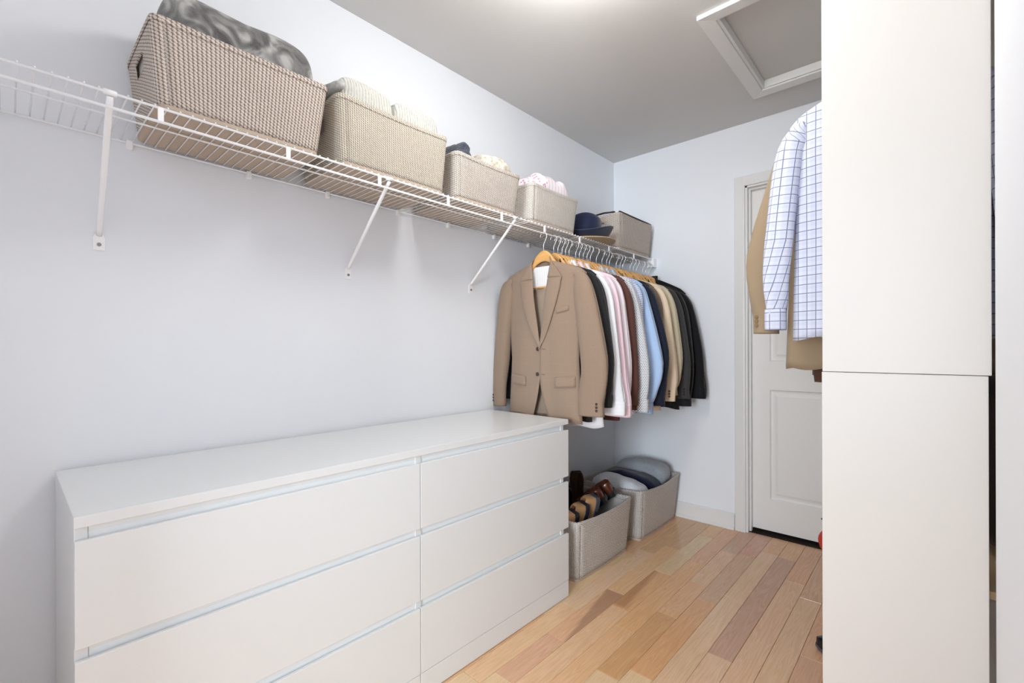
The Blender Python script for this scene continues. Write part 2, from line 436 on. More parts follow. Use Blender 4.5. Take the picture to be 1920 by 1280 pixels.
# ceiling lamp just above the frame
lamp = thing('ceiling_lamp', 'round flush glass ceiling lamp glowing white in mid ceiling', 'lamp', (-.76, 1.17, ZC))
V, F = lathe([(0, 0), (.165, 0), (.17, -.004), (.17, -.018), (.16, -.02), (0, -.02)], 40, (-.76, 1.17, ZC))
build('base_ring', V, F, WIREW, lamp, smooth=False)
gm = NT('lamp_glass', .3); gm.b.inputs['Emission Color'].default_value = (1, .985, .96, 1); gm.b.inputs['Emission Strength'].default_value = LAMP_STRENGTH
gm.col((.9, .9, .9, 1))
V, F = lathe([(.150, -.0205), (.158, -.03), (.160, -.10), (.155, -.135), (.140, -.160), (.105, -.176), (.05, -.182), (0.0, -.183)], 40, (-.76, 1.17, ZC))
build('glass_dome', V, F, gm.m, lamp, smooth=True)

# ------------------------------------------------------------------ dresser
def dresser():
    x0, x1, y0, y1, H = -1.678, -1.186, .084, 1.667, .78
    d = thing('dresser', 'long low white six drawer dresser against the left wall', 'dresser', ((x0 + x1) / 2, (y0 + y1) / 2, 0))
    B = lambda n, b, m=LACQ, bv=.0012, p=d: box(n, b, m, p, bevel=bv)
    B('top', (x0, x1, y0, y1, .758, .780), bv=.0015)
    B('side_panel', (x0, x1 - .0125, y0 + .001, y0 + .021, 0, .758)); B('side_panel', (x0, x1 - .0125, y1 - .040, y1 - .020, 0, .758))
    ym = .8735
    B('centre_panel', (x0 + .02, x1 - .0125, ym - .011, ym + .011, .01, .758))
    B('back_panel', (x0 + .001, x0 + .008, y0 + .021, y1 - .04, .02, .758))
    gaps = [(.733, .758), (.506, .530), (.279, .305)]
    for ya, yb in ((y0 + .021, ym - .011), (ym + .011, y1 - .040)):
        for za, zb in ((.730, .758), (.500, .5315), (.273, .3065)):
            # concave finger rail set back behind the fronts
            pr = [(x1 - .060, zb), (x1 - .0125, zb), (x1 - .0140, zb - .006), (x1 - .0155, zb - .014), (x1 - .0155, zb - .022), (x1 - .0140, za - .008), (x1 - .060, za - .008)]
            extrude_poly('finger_rail', pr, 'y', ya + .0006, yb - .0006, RAILW, d)
    for ya, yb in ((y0 + .001, ym - .0012), (ym + .0012, y1)):
        for za, zb in ((.0755, .279), (.305, .506), (.530, .733)):
            dr = B('drawer', (x1 - .0120, x1, ya, yb, za, zb), bv=.0012)
            box('drawer_box', (x0 + .05, x1 - .032, ya + .03, yb - .05, za + .02, zb - .05), RAILW, dr, bevel=0)
        B('plinth', (x1 - .0120, x1 - .001, ya, yb, .003, .0735))
dresser()

# ------------------------------------------------------------------ wire shelf on the left wall
SZ = 1.682; SXF, SXB = -1.380, -1.681; SY0, SY1 = -.215, 2.925
def wire_shelf():
    s = thing('wire_shelf', 'long white coated wire shelf with hanging rail along left wall', 'shelf', (SXB, SY0, SZ))
    def rod(n, x, z, r):
        V, F = tube([(x, SY0, z), (x, SY1, z)], r, 10); return build(n, V, F, WIREW, s, smooth=True)
    rod('back_rail', SXB, SZ - .0035, .0030); rod('front_rail', SXF, SZ - .0042, .0030)
    rod('hanging_rail', SXF + .002, 1.6435, .0034); rod('middle_rail', -1.515, SZ - .0036, .0024)
    V, F = tube([(SXB - .004, 0, 0), (SXF - .02, 0, 0), (SXF + .001, 0, .0006), (SXF + .0045, 0, -.003)], .0017, 6)
    V = [(a - SXB, b, c) for a, b, c in V]
    first = None
    n = 0; y = -.0095 - 8 * .0252
    while y < SY1 - .005:
        o = build('cross_wire', V, F, WIREW, s, local=True, smooth=True, share=first.data if first else None)
        if not first: first = o
        o.location = (0, y - SY0, .0009)
        y += .0252; n += 1
    # flat ties between the front rail and the hanging rail
    for k in range(-3, 10):
        yy = .253 + .2988 * k
        if yy < SY0 or yy > SY1: continue
        box('tie', (SXF - .001, SXF + .004, yy - .006, yy + .006, 1.642, SZ - .003), WIREW, s, bevel=.001)
    # wall clips
    for yy in (-.06, .237, .546, .816, 1.126, 1.402, 1.71, 1.984, 2.30, 2.6):
        v, f = boxv(XL + .0005, XL + .016, yy - .0075, yy + .0075, SZ - .022, SZ + .004)
        build('wall_clip', v, f, WIREW, s, bevel=.003)
    # end bracket on the back wall
    box('end_bracket', (SXF - .03, SXF + .012, SY1 - .03, YB - .0005, 1.628, SZ + .004), WIREW, s, bevel=.002)
wire_shelf()
for i, (yy, lab) in enumerate(((.172, 'nearest white diagonal shelf brace, left of the biggest basket'),
                               (.902, 'middle white diagonal shelf brace, under the cream knit sweaters'),
                               (1.550, 'farthest white diagonal shelf brace, beside the tan suit jacket'))):
    b = thing('shelf_brace', lab, 'bracket', (XL, yy, 1.385), group='diagonal braces under the wire shelf')
    top = Vector((SXF - .001, yy - .012, SZ - .013)); bot = Vector((XL + .008, yy, 1.412))
    mid = bot.lerp(top, .04)
    V, F = tube([bot.lerp(top, -.02), mid, bot.lerp(top, .5), bot.lerp(top, .96), top], [.0065, .0068, .0070, .0068, .006], 12, flat=.8)
    build('pole', V, F, WIREW, b, smooth=True)
    extrude_poly('foot_plate', [(yy - .013, 1.366), (yy + .013, 1.366), (yy + .013, 1.402), (yy + .008, 1.412), (yy - .008, 1.412), (yy - .013, 1.402)], 'x', XL + .0005, XL + .004, WIREW, b, bevel=.001)
    V, F = lathe([(0, .0045), (.0022, .0045), (.0045, .0035), (.005, 0.0), (0, 0)], 12)
    V = [(XL + .004 + c, yy + a, 1.382 + b_) for a, b_, c in V]
    build('screw', V, F, SCREW, b, smooth=False)
    V, F = tube([(SXF, yy - .024, SZ - .0042), (SXF, yy, SZ - .0042)], .0062, 12)
    build('hook_end', V, F, WIREW, b, smooth=True)

# ------------------------------------------------------------------ woven baskets
def basket(label, x0b, x1b, y0b, y1b, x0, x1, y0, y1, z0, z1, mat, rim_mat, sag=.006, handle='y0', bow=.004, inner=None):
    """open tapered box; 'b' = bottom outline"""
    t = thing('woven_basket', label, 'basket', ((x0b + x1b) / 2, (y0b + y1b) / 2, z0), group='woven storage baskets')
    r = .022
    def outline(k):    # k 0 bottom..1 top, returns list of (x,y,perimeter,side,sideparam)
        X0, X1 = x0b + (x0 - x0b) * k, x1b + (x1 - x1b) * k; Y0, Y1 = y0b + (y0 - y0b) * k, y1b + (y1 - y1b) * k
        pts = []; per = 0
        bw = bow * math.sin(PI * min(1, k * .55 + .2))
        def side(ax, ay, bx, by, nx, ny, n, tagn):
            for i in range(n):
                f = i / n; q = math.sin(PI * f)
                pts.append((ax + (bx - ax) * f + nx * bw * q, ay + (by - ay) * f + ny * bw * q, tagn, f))
        def corner(cx_, cy_, a0):
            for i in range(4):
                a = a0 + PI / 2 * i / 4; pts.append((cx_ + r * math.cos(a), cy_ + r * math.sin(a), 'c', 0))
        side(X1, Y0 + r, X1, Y1 - r, 1, 0, 16, 'x1'); corner(X1 - r, Y1 - r, 0)
        side(X1 - r, Y1, X0 + r, Y1, 0, .4, 16, 'y1'); corner(X0 + r, Y1 - r, PI / 2)
        side(X0, Y1 - r, X0, Y0 + r, -1, 0, 16, 'x0'); corner(X0 + r, Y0 + r, PI)
        side(X0 + r, Y0, X1 - r, Y0, 0, -.4, 16, 'y0'); corner(X1 - r, Y0 + r, 1.5 * PI)
        return pts
    NV = 14; V = []; F = []; UV = []
    ref = outline(.5); n = len(ref); per = [0]
    for i in range(n): per.append(per[-1] + math.dist(ref[i][:2], ref[(i + 1) % n][:2]))
    for j in range(NV + 1):
        k = j / NV; o = outline(k)
        for i in range(n + 1):
            x, y, sd, f = o[i % n]
            dz = -sag * math.sin(PI * f) * k * k if sd in ('x1', 'x0') else (-sag * .6 * math.sin(PI * f) * k * k if sd in ('y0', 'y1') else 0)
            z = z0 + .012 + (z1 - z0 - .012) * k + dz
            V.append((x, y, z)); UV.append((per[i], z))
    for j in range(NV):
        for i in range(n):
            sd, f = ref[i][2], ref[i][3]
            if sd in ('y0', 'y1') and 5 <= i - [q for q in range(n) if ref[q][2] == sd][0] <= 10 and NV - 6 <= j <= NV - 4 and handle: continue
            a = j * (n + 1) + i; F.append((a, a + 1, a + n + 2, a + n + 1))
    build('woven_body', V, F, mat, t, uvs=UV, smooth=True, solid=.004, offset=-1)
    # rim
    top = [V[NV * (n + 1) + i] for i in range(n)]
    cx_, cy_ = (x0 + x1) / 2, (y0 + y1) / 2
    RV = []; RF = []; RU = []
    for i in range(n + 1):
        x, y, z = top[i % n]
        nx, ny = (x - cx_), (y - cy_)
        tx, ty = top[(i + 1) % n][0] - top[i - 1 if i else n - 1][0], top[(i + 1) % n][1] - top[i - 1 if i else n - 1][1]
        if i == n: tx, ty = top[1][0] - top[n - 1][0], top[1][1] - top[n - 1][1]
        l = math.hypot(tx, ty) or 1; nx, ny = ty / l, -tx / l
        for a, b_ in ((.0003, -.012), (.0012, -.003), (.0002, .0022), (-.0072, .0022), (-.0085, -.003), (-.0078, -.012)):
            RV.append((x + nx * a, y + ny * a, z + b_)); RU.append((per[i], z + b_))
    for i in range(n):
        for k in range(5):
            RF.append((i * 6 + k, (i + 1) * 6 + k, (i + 1) * 6 + k + 1, i * 6 + k + 1))
    build('rim', RV, RF, rim_mat, t, uvs=RU, smooth=True)
    # base board
    o = outline(0.0); BV = [(x, y, z0) for x, y, _, _ in o] + [(x, y, z0 + .013) for x, y, _, _ in o]
    BF = [tuple(range(n)), tuple(range(2 * n - 1, n - 1, -1))] + [(i, (i + 1) % n, n + (i + 1) % n, n + i) for i in range(n)]
    b = build('base_board', BV, BF, KRAFT, t, bevel=.002)
    # inner lining, dark through the handle slot
    lv = []; lf = []
    o1 = outline(.02); o2 = outline(.94)
    def shrink(p, s): return (cx_ + (p[0] - cx_) * s, cy_ + (p[1] - cy_) * s)
    for p in o1: q = shrink(p, .94); lv.append((*q, z0 + .016))
    for p in o2: q = shrink(p, .95); lv.append((*q, z1 - .022))
    for i in range(n): lf.append((i, (i + 1) % n, n + (i + 1) % n, n + i))
    lf.append(tuple(range(n)))
    build('lining', lv, lf, inner or LINING, t, smooth=False)
    return t
LINING = cloth('basket_lining', lin(200, 194, 188), weave=500)
W1 = weave_mat('weave_chunky_beige', lin(232, 221, 211), lin(146, 126, 112), .0098, .0082, .8, gap=.52, var=.16)
W2 = weave_mat('weave_cream', lin(232, 224, 210), lin(156, 138, 116), .0074, .0070, .8, gap=.46, var=.12)
W3 = weave_mat('weave_pale_brown', lin(240, 232, 222), lin(160, 142, 128), .0078, .0070, .8, gap=.52, var=.2)
W4 = weave_mat('weave_pale_grey', lin(242, 237, 228), lin(172, 158, 144), .0074, .0070, .8, gap=.48, var=.14)
W5 = weave_mat('weave_taupe', lin(244, 231, 219), lin(140, 124, 112), .0078, .0074, .9, gap=.50, var=.2)
W6 = weave_mat('weave_silver_taupe', lin(248, 242, 236), lin(146, 134, 126), .0080, .0076, .9, gap=.48, var=.18)
BZ = SZ + .003
basket('largest woven basket, nearest on the wire shelf, under a grey fur blanket', -1.672, -1.392, .250, .650, -1.680, -1.362, .230, .668, BZ, 1.892, W1, W1, .004, bow=.006)
basket('cream woven basket on the shelf filled with white knit sweaters', -1.672, -1.392, .722, 1.142, -1.680, -1.362, .698, 1.140, BZ, 1.893, W2, W2)
basket('woven basket on the shelf holding navy and cream fleece knits', -1.672, -1.388, 1.200, 1.552, -1.680, -1.362, 1.178, 1.560, BZ, 1.862, W3, W3)
basket('woven basket on the shelf under pink patterned bedding', -1.672, -1.386, 1.655, 2.014, -1.680, -1.362, 1.636, 2.016, BZ, 1.860, W4, W4)
basket('taupe woven basket at far end of shelf beside navy hat', -1.655, -1.380, 2.462, 2.868, -1.665, -1.362, 2.438, 2.876, BZ, 1.893, W5, W5)
basket('floor basket full of shoes, right beside the dresser', -1.600, -1.222, 1.784, 2.262, -1.612, -1.192, 1.748, 2.262, 0.0, .293, W6, W6, .010, bow=.010)
basket('floor basket of folded sweaters, in the back corner', -1.600, -1.220, 2.402, 2.880, -1.612, -1.190, 2.366, 2.884, 0.0, .292, W6, W6, .014, bow=.010)

# ------------------------------------------------------------------ folded textiles
def blob(name, c, half, mat, label=None, cat=None, p=2.6, q=2.6, wr=.006, ws=9, seed=0, rot=0, seg=(40, 24), parent=None, shape=None, group=None, tilt=0):
    """soft superellipsoid fold with wrinkles; c centre, half half-sizes"""
    def spow(a, e): return math.copysign(abs(a) ** e, a)
    V = []; F = []; UV = []
    nu, nv = seg
    for j in range(nv + 1):
        ph = -PI / 2 + PI * j / nv
        for i in range(nu + 1):
            th = 2 * PI * (i % nu) / nu
            cx_ = spow(math.cos(ph), 2 / q) * spow(math.cos(th), 2 / p); cy_ = spow(math.cos(ph), 2 / q) * spow(math.sin(th), 2 / p); cz = spow(math.sin(ph), 2 / q)
            P = Vector((cx_ * half[0], cy_ * half[1], cz * half[2]))
            if shape: P = shape(P, cx_, cy_, cz)
            nrm = Vector((cx_ / half[0], cy_ / half[1], cz / half[2])).normalized()
            s = Vector((P.x * ws, P.y * ws, P.z * ws)) + Vector((seed * 3.7, seed * 1.3, 0))
            P += nrm * wr * (noise.noise(s) * 1.4 + .5 * noise.noise(s * 2.3))
            P = Matrix.Rotation(tilt, 3, 'X') @ P
            P = Matrix.Rotation(rot, 3, 'Z') @ P
            V.append((c[0] + P.x, c[1] + P.y, c[2] + P.z)); UV.append((P.y, P.x + P.z))
    for j in range(nv):
        for i in range(nu):
            a = j * (nu + 1) + i; F.append((a, a + 1, a + nu + 2, a + nu + 1))
    # weld the seam
    o = build(name, V, F, mat, parent, uvs=UV, smooth=True)
    bm = bmesh.new(); bm.from_mesh(o.data); bmesh.ops.remove_doubles(bm, verts=bm.verts, dist=1e-5); bm.to_mesh(o.data); bm.free()
    if label: tag(o, label, cat, group)
    return o
def roll(name, a, b, r, mat, label, cat, turns=2.2, flat=.85, seed=0, group=None):
    """rolled or folded knit: a spiral sheet swept from a to b"""
    a, b = Vector(a), Vector(b); ax = (b - a).normalized(); side = Vector((0, 0, 1)).cross(ax).normalized(); up = Vector((0, 0, 1))
    N = 56; M = 14; V = []; F = []; UV = []
    for j in range(M + 1):
        f = j / M
        bulge = 1 - .10 * (2 * f - 1) ** 4
        for i in range(N + 1):
            g = i / N; th = 2 * PI * turns * g - .6; rr = r * (.18 + .82 * g) * bulge
            w_ = 1 + .05 * noise.noise(Vector((th * .7 + seed * 5, f * 3, seed)))
            P = a + (b - a) * (f + (0.012 * math.sin(th * 1.3 + seed)) * (1 if j in (0, M) else 0)) + side * math.cos(th) * rr * w_ + up * math.sin(th) * rr * flat * w_
            V.append(tuple(P)); UV.append((th * rr, f * (b - a).length))
    for j in range(M):
        for i in range(N):
            q = j * (N + 1) + i; F.append((q, q + 1, q + N + 2, q + N + 1))
    o = build(name, V, F, mat, uvs=UV, smooth=True, solid=.010, offset=0)
    return tag(o, label, cat, group)

def fur_mat():
    m = NT('grey_marbled_fur', .95, .1, .4); ob = m.coord()
    n = m.noise(ob, 14, 2, .5, 1.2); f = m.noise(ob, 260, 3, .7)
    c = m.ramp(n, [(.38, lin(70, 69, 68)), (.5, lin(120, 119, 117)), (.66, lin(196, 195, 190))])
    m.bump(m.math('ADD', m.math('MULTIPLY', n, 2.), f), .7, .004)
    return m.col(m.mix(m.math('MULTIPLY', f, .4), c, lin(150, 148, 146)))
FUR = fur_mat()
def rib_knit():
    m = NT('cream_rib_knit', .95, .15, .3); ob = m.coord(); s = m.sep(ob)
    wob = m.math('MULTIPLY', m.noise(ob, 18, 2), .9)
    rib = m.math('ABSOLUTE', m.math('SINE', m.math('ADD', m.math('MULTIPLY', s[1], 300.), m.math('MULTIPLY', wob, 4.))))
    n = m.noise(ob, 90, 3, .6)
    f = m.math('MULTIPLY', m.ramp(rib, [(.0, (1, 1, 1)), (.45, (0, 0, 0))]), m.ramp(n, [(.4, (.1, .1, .1)), (.6, (1, 1, 1))]))
    m.bump(m.math('ADD', rib, n), .6, .004)
    return m.col(m.mix(m.math('MULTIPLY', f, .85), lin(208, 206, 198), lin(128, 125, 117)))
CREAMK = rib_knit()
GREYIN = knit('grey_melange_knit', lin(196, 195, 190), lin(150, 149, 146), 120, .5, .6)
NAVYK = knit('navy_fleck_knit', lin(34, 40, 56), lin(98, 106, 124), 240, .35, .9)
SHERPA = knit('cream_sherpa', lin(222, 214, 198), lin(160, 148, 126), 60, .75, 1.)
blanket = blob('blanket', (-1.520, .454, 1.888), (.122, .198, .134), FUR, 'grey marbled fur blanket folded in the largest basket', 'blanket', p=7, q=4.2, wr=.007, ws=8, seed=2, seg=(80, 40))
sw1 = blob('sweater', (-1.508, .826, 1.884), (.110, .101, .112), CREAMK, 'white knit sweater folded at the left in the cream basket', 'sweater', p=8, q=4.6, wr=.006, ws=9, seed=4, group='white knits in the cream basket')
# rolled end of the fold seen at the near end
V, F = tube([(-1.60 + .22 * k / 12, .722 + .004 * math.sin(k), 1.930 + .020 * math.sin(PI * k / 12)) for k in range(13)], [.012 + .008 * math.sin(PI * k / 12) for k in range(13)], 12)
build('folded_edge', V, F, GREYIN, sw1, smooth=True)['label'] = 'grey rolled edge'
blob('sweater', (-1.508, 1.028, 1.882), (.110, .101, .110), CREAMK, 'white knit sweater folded at the right in the cream basket', 'sweater', p=8, q=4.6, wr=.006, ws=9, seed=9, group='white knits in the cream basket')
def lumpy(P, a, b, c): P.z += .018 * math.sin(P.y * 45) * (c > 0); return P
blob('sweater', (-1.490, 1.270, 1.858), (.095, .066, .082), NAVYK, 'navy flecked knit bunched in the shelf basket beside cream fleece', 'sweater', p=2.6, q=2.4, wr=.022, ws=14, seed=3, shape=lumpy)
blob('sweater', (-1.486, 1.452, 1.862), (.098, .088, .086), SHERPA, 'cream fleece rolled in the shelf basket beside navy knit', 'sweater', p=3, q=2.5, wr=.016, ws=16, seed=6)
def pink_mat():
    m = NT('pink_patterned_cotton', .85, .2, .1); ob = m.coord(); s = m.sep(ob)
    vor = m.n('ShaderNodeTexVoronoi'); vor.inputs['Scale'].default_value = 62; m.t.links.new(ob, vor.inputs['Vector'])
    dots = m.math('LESS_THAN', vor.outputs['Distance'], .38)
    left = m.math('LESS_THAN', s[1], 1.80)
    st = m.math('FRACT', m.math('MULTIPLY', m.math('ADD', s[1], m.math('MULTIPLY', s[0], .25)), 42.))
    stripe = m.math('LESS_THAN', st, .38)
    c = m.mix(m.math('MULTIPLY', m.math('MULTIPLY', dots, left), .9), lin(244, 236, 240), lin(206, 132, 162))
    c = m.mix(m.math('MULTIPLY', m.math('MULTIPLY', stripe, m.math('SUBTRACT', 1., left)), .45), c, lin(214, 190, 200))
    m.bump(m.noise(ob, 30, 3), .3, .004)
    return m.col(c)
def pinkshape(P, a, b, c):
    if c > 0: P.z += .012 * math.sin(P.y * 70 + P.x * 18) * (1 if P.y > 0 else .4) + .012 * math.cos(P.y * 12)
    return P
blob('bedding', (-1.495, 1.842, 1.872), (.105, .162, .078), pink_mat(), 'white bedding with pink pattern folded in the shelf basket', 'bedding', p=4, q=2.6, wr=.010, ws=10, seed=5, seg=(64, 32), shape=pinkshape)

# hats on the shelf
NAVYF = cloth('navy_felt', lin(30, 36, 66), rough=.8, weave=300, sheen=.3)
BROWNL = NT('dark_brown_leather', .4, .5).col(lin(60, 40, 30))
STRAW = cloth('tan_straw', lin(206, 178, 136), rough=.85, weave=180, bump=.6)
def hat_mesh(c, z0, r, crown_r, crown_h, curl, crown=True, rx=1.0):
    prof = []
    V = []; F = []; seg = 40
    rings = []
    def ring(fr, fz):
        b = len(V)
        for k in range(seg):
            a = 2 * PI * k / seg; rr, zz = fr(a), fz(a); V.append((c[0] + rr * math.cos(a), c[1] + rr * math.sin(a), z0 + zz))
        rings.append(b)
    lift = lambda a, f: curl * f * f * (.35 + .65 * abs(math.cos(a - .57)) ** 2)
    for f in (1, .92, .8, .6, .35, .12, 0):
        ring(lambda a, f=f: crown_r + (r - crown_r) * f, lambda a, f=f: .006 + lift(a, f))
    if crown:
        for rr, zz in ((1., .02), (.995, .5), (.985, .88), (.96, .975), (.89, 1.0), (.5, .965), (.12, .94)):
            ring(lambda a, rr=rr: crown_r * rr, lambda a, rr=rr, zz=zz: crown_h * zz - (.012 * math.sin(a * 2) if zz > .9 else 0))
    for a, b in zip(rings, rings[1:]):
        for k in range(seg): F.append((a + k, a + (k + 1) % seg, b + (k + 1) % seg, b + k))
    if crown: F.append(tuple(rings[-1] + k for k in range(seg)))
    return V, F
hc = (-1.482, 2.232)
st = thing('straw_hat', 'tan straw hat lying beneath the navy felt hat', 'hat', (*hc, SZ + .002))
V, F = hat_mesh((hc[0] + .002, hc[1] + .004), SZ + .0015, .178, .092, .02, .010, crown=False)
build('brim', V, F, STRAW, st, smooth=True, solid=.004, offset=1)
V, F = lathe([(.095, .008), (.092, .014), (0, .016)], 40, (*hc, SZ))
build('flattened_crown', V, F, STRAW, st, smooth=True)
nh = thing('felt_hat', 'navy felt hat with upturned brim on the wire shelf', 'hat', (*hc, SZ + .02))
V, F = hat_mesh(hc, SZ + .016, .170, .104, .132, .072)
build('felt_body', V, F, NAVYF, nh, smooth=True, solid=.004, offset=0)
V, F = lathe([(.1045, .004), (.1065, .006), (.1050, .026), (.1025, .026)], 40, (*hc, SZ + .018)); build('hat_band', V, F, BROWNL, nh, smooth=True)
# leather piece in the far basket
lb = blob('leather_bag', (-1.515, 2.655, 1.835), (.130, .190, .074), BROWNL, 'dark brown leather bag filling the taupe basket by back wall', 'bag', p=7, q=4, wr=.004, ws=8, seed=1)
V, F = tube([(-1.62, 2.47, 1.895), (-1.56, 2.446, 1.905), (-1.47, 2.440, 1.908), (-1.40, 2.448, 1.904)], .009, 8, flat=.5); build('strap', V, F, BROWNL, lb, smooth=True)
V, F = tube([(-1.374, 2.458, 1.903), (-1.368, 2.56, 1.899), (-1.366, 2.68, 1.8975), (-1.368, 2.80, 1.899), (-1.376, 2.866, 1.902)], .008, 8, flat=.6); build('strap', V, F, BROWNL, lb, smooth=True)

# floor-basket sweaters
GREYK = knit('mid_grey_knit', lin(172, 176, 182), lin(128, 132, 138), 200, .5, .6)
NAVYS = cloth('navy_jersey', lin(22, 26, 58), weave=600, sheen=.3)
LGREYK = knit('light_grey_marl', lin(244, 246, 250), lin(200, 204, 210), 180, .5, .5)
def sweat(c, half, m, l, seed, shp=None): return blob('sweater', c, half, m, l, 'sweater', p=4, q=2.6, wr=.010, ws=9, seed=seed, shape=shp, seg=(56, 28))
sweat((-1.385, 2.780, .290), (.170, .078, .082), GREYK, 'mid grey sweater rolled at the back of the corner floor basket', 1)
def slope(P, a, b, c): P.z -= .10 * P.x; return P
sweat((-1.385, 2.628, .262), (.168, .072, .062), NAVYS, 'navy sweater folded in the middle of the corner floor basket', 2, slope)
sweat((-1.385, 2.478, .262), (.166, .080, .064), LGREYK, 'light grey sweater folded at the front of the corner floor basket', 3, slope)
sweat((-1.395, 2.625, .11), (.17, .205, .085), GREYK, 'grey sweater at the bottom of the corner floor basket', 8)

# ------------------------------------------------------------------ shoes
def shoe(name, label, heel, toe, upv, mats, L=.275, group=None):
    """local: heel at -x end, toe +x, sole down (z=0); heel = world point of the heel end of the sole"""
    X = Vector(toe).normalized(); Z = Vector(upv); Z = (Z - X * Z.dot(X)).normalized(); Y = Z.cross(X)
    t = thing(name, label, 'shoe', Vector(heel) + X * L / 2, group=group)
    t.rotation_euler = Matrix((X, Y, Z)).transposed().to_euler()
    up, sole, heel, inside = mats
    N = 22; S = 20
    def wid(f): return interp(f, [(0, .022), (.04, .029), (.15, .034), (.35, .031), (.55, .040), (.7, .046), (.85, .040), (.95, .026), (1, .010)])
    def hgt(f): return interp(f, [(0, .066), (.05, .074), (.18, .070), (.35, .064), (.5, .068), (.62, .058), (.8, .042), (.93, .034), (1, .022)])
    def zb(f): return interp(f, [(0, .022), (.25, .022), (.45, .012), (.65, .006), (.9, .008), (1, .014)])
    V = []; F = []; UV = []
    for i in range(N + 1):
        f = i / N; x = (f - .5) * L; wd = wid(f); h = hgt(f); b = zb(f)
        opening = .03 < f < .48
        for k in range(S + 1):
            a = -PI * .0 + PI * k / S          # from right side over top to left side
            ca, sa = math.cos(a), math.sin(a)
            cut = 1.0
            y = wd * math.copysign(abs(ca) ** .7, ca); z = b + h * sa ** .8
            if opening and .25 < k / S < .75:
                # foot opening: fold the top inwards
                e = abs(k / S - .5) / .25; z = b + h * (.45 + .52 * e ** .5); y = wd * .72 * math.copysign(e, ca)
            V.append((x, y, z)); UV.append((x, y + z))
    for i in range(N):
        for k in range(S):
            q = i * (S + 1) + k; F.append((q, q + 1, q + S + 2, q + S + 1))
    F.append(tuple(range(S + 1))); F.append(tuple(N * (S + 1) + k for k in range(S + 1))[::-1])
    build('upper', V, F, up, t, uvs=UV, smooth=True, local=True)
    def slab(n, f0, f1, z_of, th_of, grow, m):
        V = []; F = []; M = 20
        for i in range(M + 1):
            f = f0 + (f1 - f0) * i / M; x = (f - .5) * L * 1.02; wd = wid(f) + grow
            z1 = z_of(f); z0 = th_of(f)
            V += [(x, -wd, z0), (x, wd, z0), (x, wd, z1), (x, -wd, z1)]
        for i in range(M):
            for k in range(4): F.append((i * 4 + k, i * 4 + (k + 1) % 4, i * 4 + 4 + (k + 1) % 4, i * 4 + 4 + k))
        F.append((3, 2, 1, 0)); F.append(tuple(M * 4 + k for k in range(4)))
        return build(n, V, F, m, t, local=True, bevel=.0015)
    slab('sole', 0, 1, lambda f: zb(f) + .003, lambda f: zb(f) - .006, .003, sole)
    slab('heel', 0, .26, lambda f: zb(f) - .0055, lambda f: -.002, .003, heel)
    V, F = lathe([(0, 0), (.9, 0), (1, .001), (1, .003), (0, .003)], 20)
    V = [(-.065 + a * .062, b * .021, .047 + c) for a, b, c in V]
    build('insole', V, F, inside, t, local=True, smooth=False)
    return t
BRLEATH = NT('polished_brown_leather', .22, .6).col(lin(92, 44, 28)); BLLEATH = NT('polished_black_leather', .25, .6).col(lin(24, 22, 24))
TANL = cloth('tan_leather_sole', lin(190, 150, 108), rough=.6, weave=200, sheen=0); NAVYR = NT('navy_rubber', .55, .4).col(lin(34, 38, 56)); BLKR = NT('black_rubber', .5, .4).col(lin(26, 26, 30))
GREYR = NT('grey_rubber', .6, .3).col(lin(78, 80, 90)); DBR = NT('dark_brown_suede', .8, .2).col(lin(64, 42, 30))
R = math.radians
SG = 'shoes in the floor basket'
# heels up against the front wall of the basket, soles turned to the far side
TANP = NT('tan_leather_upper', .45, .4).col(lin(196, 152, 108))
T1 = (TANP, NAVYR, NAVYR, TANL)
shoe('leather_shoe', 'tan shoe with navy sole, heel up, nearest in the shoe basket', (-1.268, 1.835, .312), (-.28, -.05, -1), (-.12, -1, 0), T1, group=SG)
shoe('leather_shoe', 'tan shoe with navy sole, heel up, second in the shoe basket', (-1.266, 1.922, .330), (-.28, -.05, -1), (-.12, -1, .05), T1, group=SG)
shoe('leather_shoe', 'tan shoe with wide grey sole, heel up, third in the shoe basket', (-1.262, 2.012, .345), (-.26, -.05, -1), (-.2, -1, .05), (TANP, GREYR, GREYR, TANL), group=SG)
shoe('leather_shoe', 'polished brown shoe with black heel, left of the brown pair', (-1.262, 2.118, .300), (-.72, -.22, -.50), (-.35, -.45, .85), (BRLEATH, BLKR, BLKR, TANL), group=SG)
shoe('leather_shoe', 'polished brown shoe with black heel, right of the brown pair', (-1.272, 2.225, .305), (-.75, -.25, -.45), (-.3, -.35, .85), (BRLEATH, BLKR, BLKR, TANL), group=SG)
shoe('leather_shoe', 'dark brown shoe standing heel up at back of shoe basket', (-1.520, 2.205, .385), (.08, -.05, -1), (.75, -.65, .05), (DBR, DBR, BLKR, DBR), group=SG)
shoe('leather_shoe', 'black leather shoe tucked beside the dresser in shoe basket', (-1.525, 2.085, .335), (.06, -.08, -1), (.8, -.5, .1), (BLLEATH, BLKR, BLKR, BLLEATH), group=SG)
shoe('leather_shoe', 'black leather shoe lying between brown and tan shoes in basket', (-1.450, 1.930, .290), (-.02, -.10, -1), (.6, -.8, .1), (BLLEATH, BLKR, BLKR, BLLEATH), group=SG)

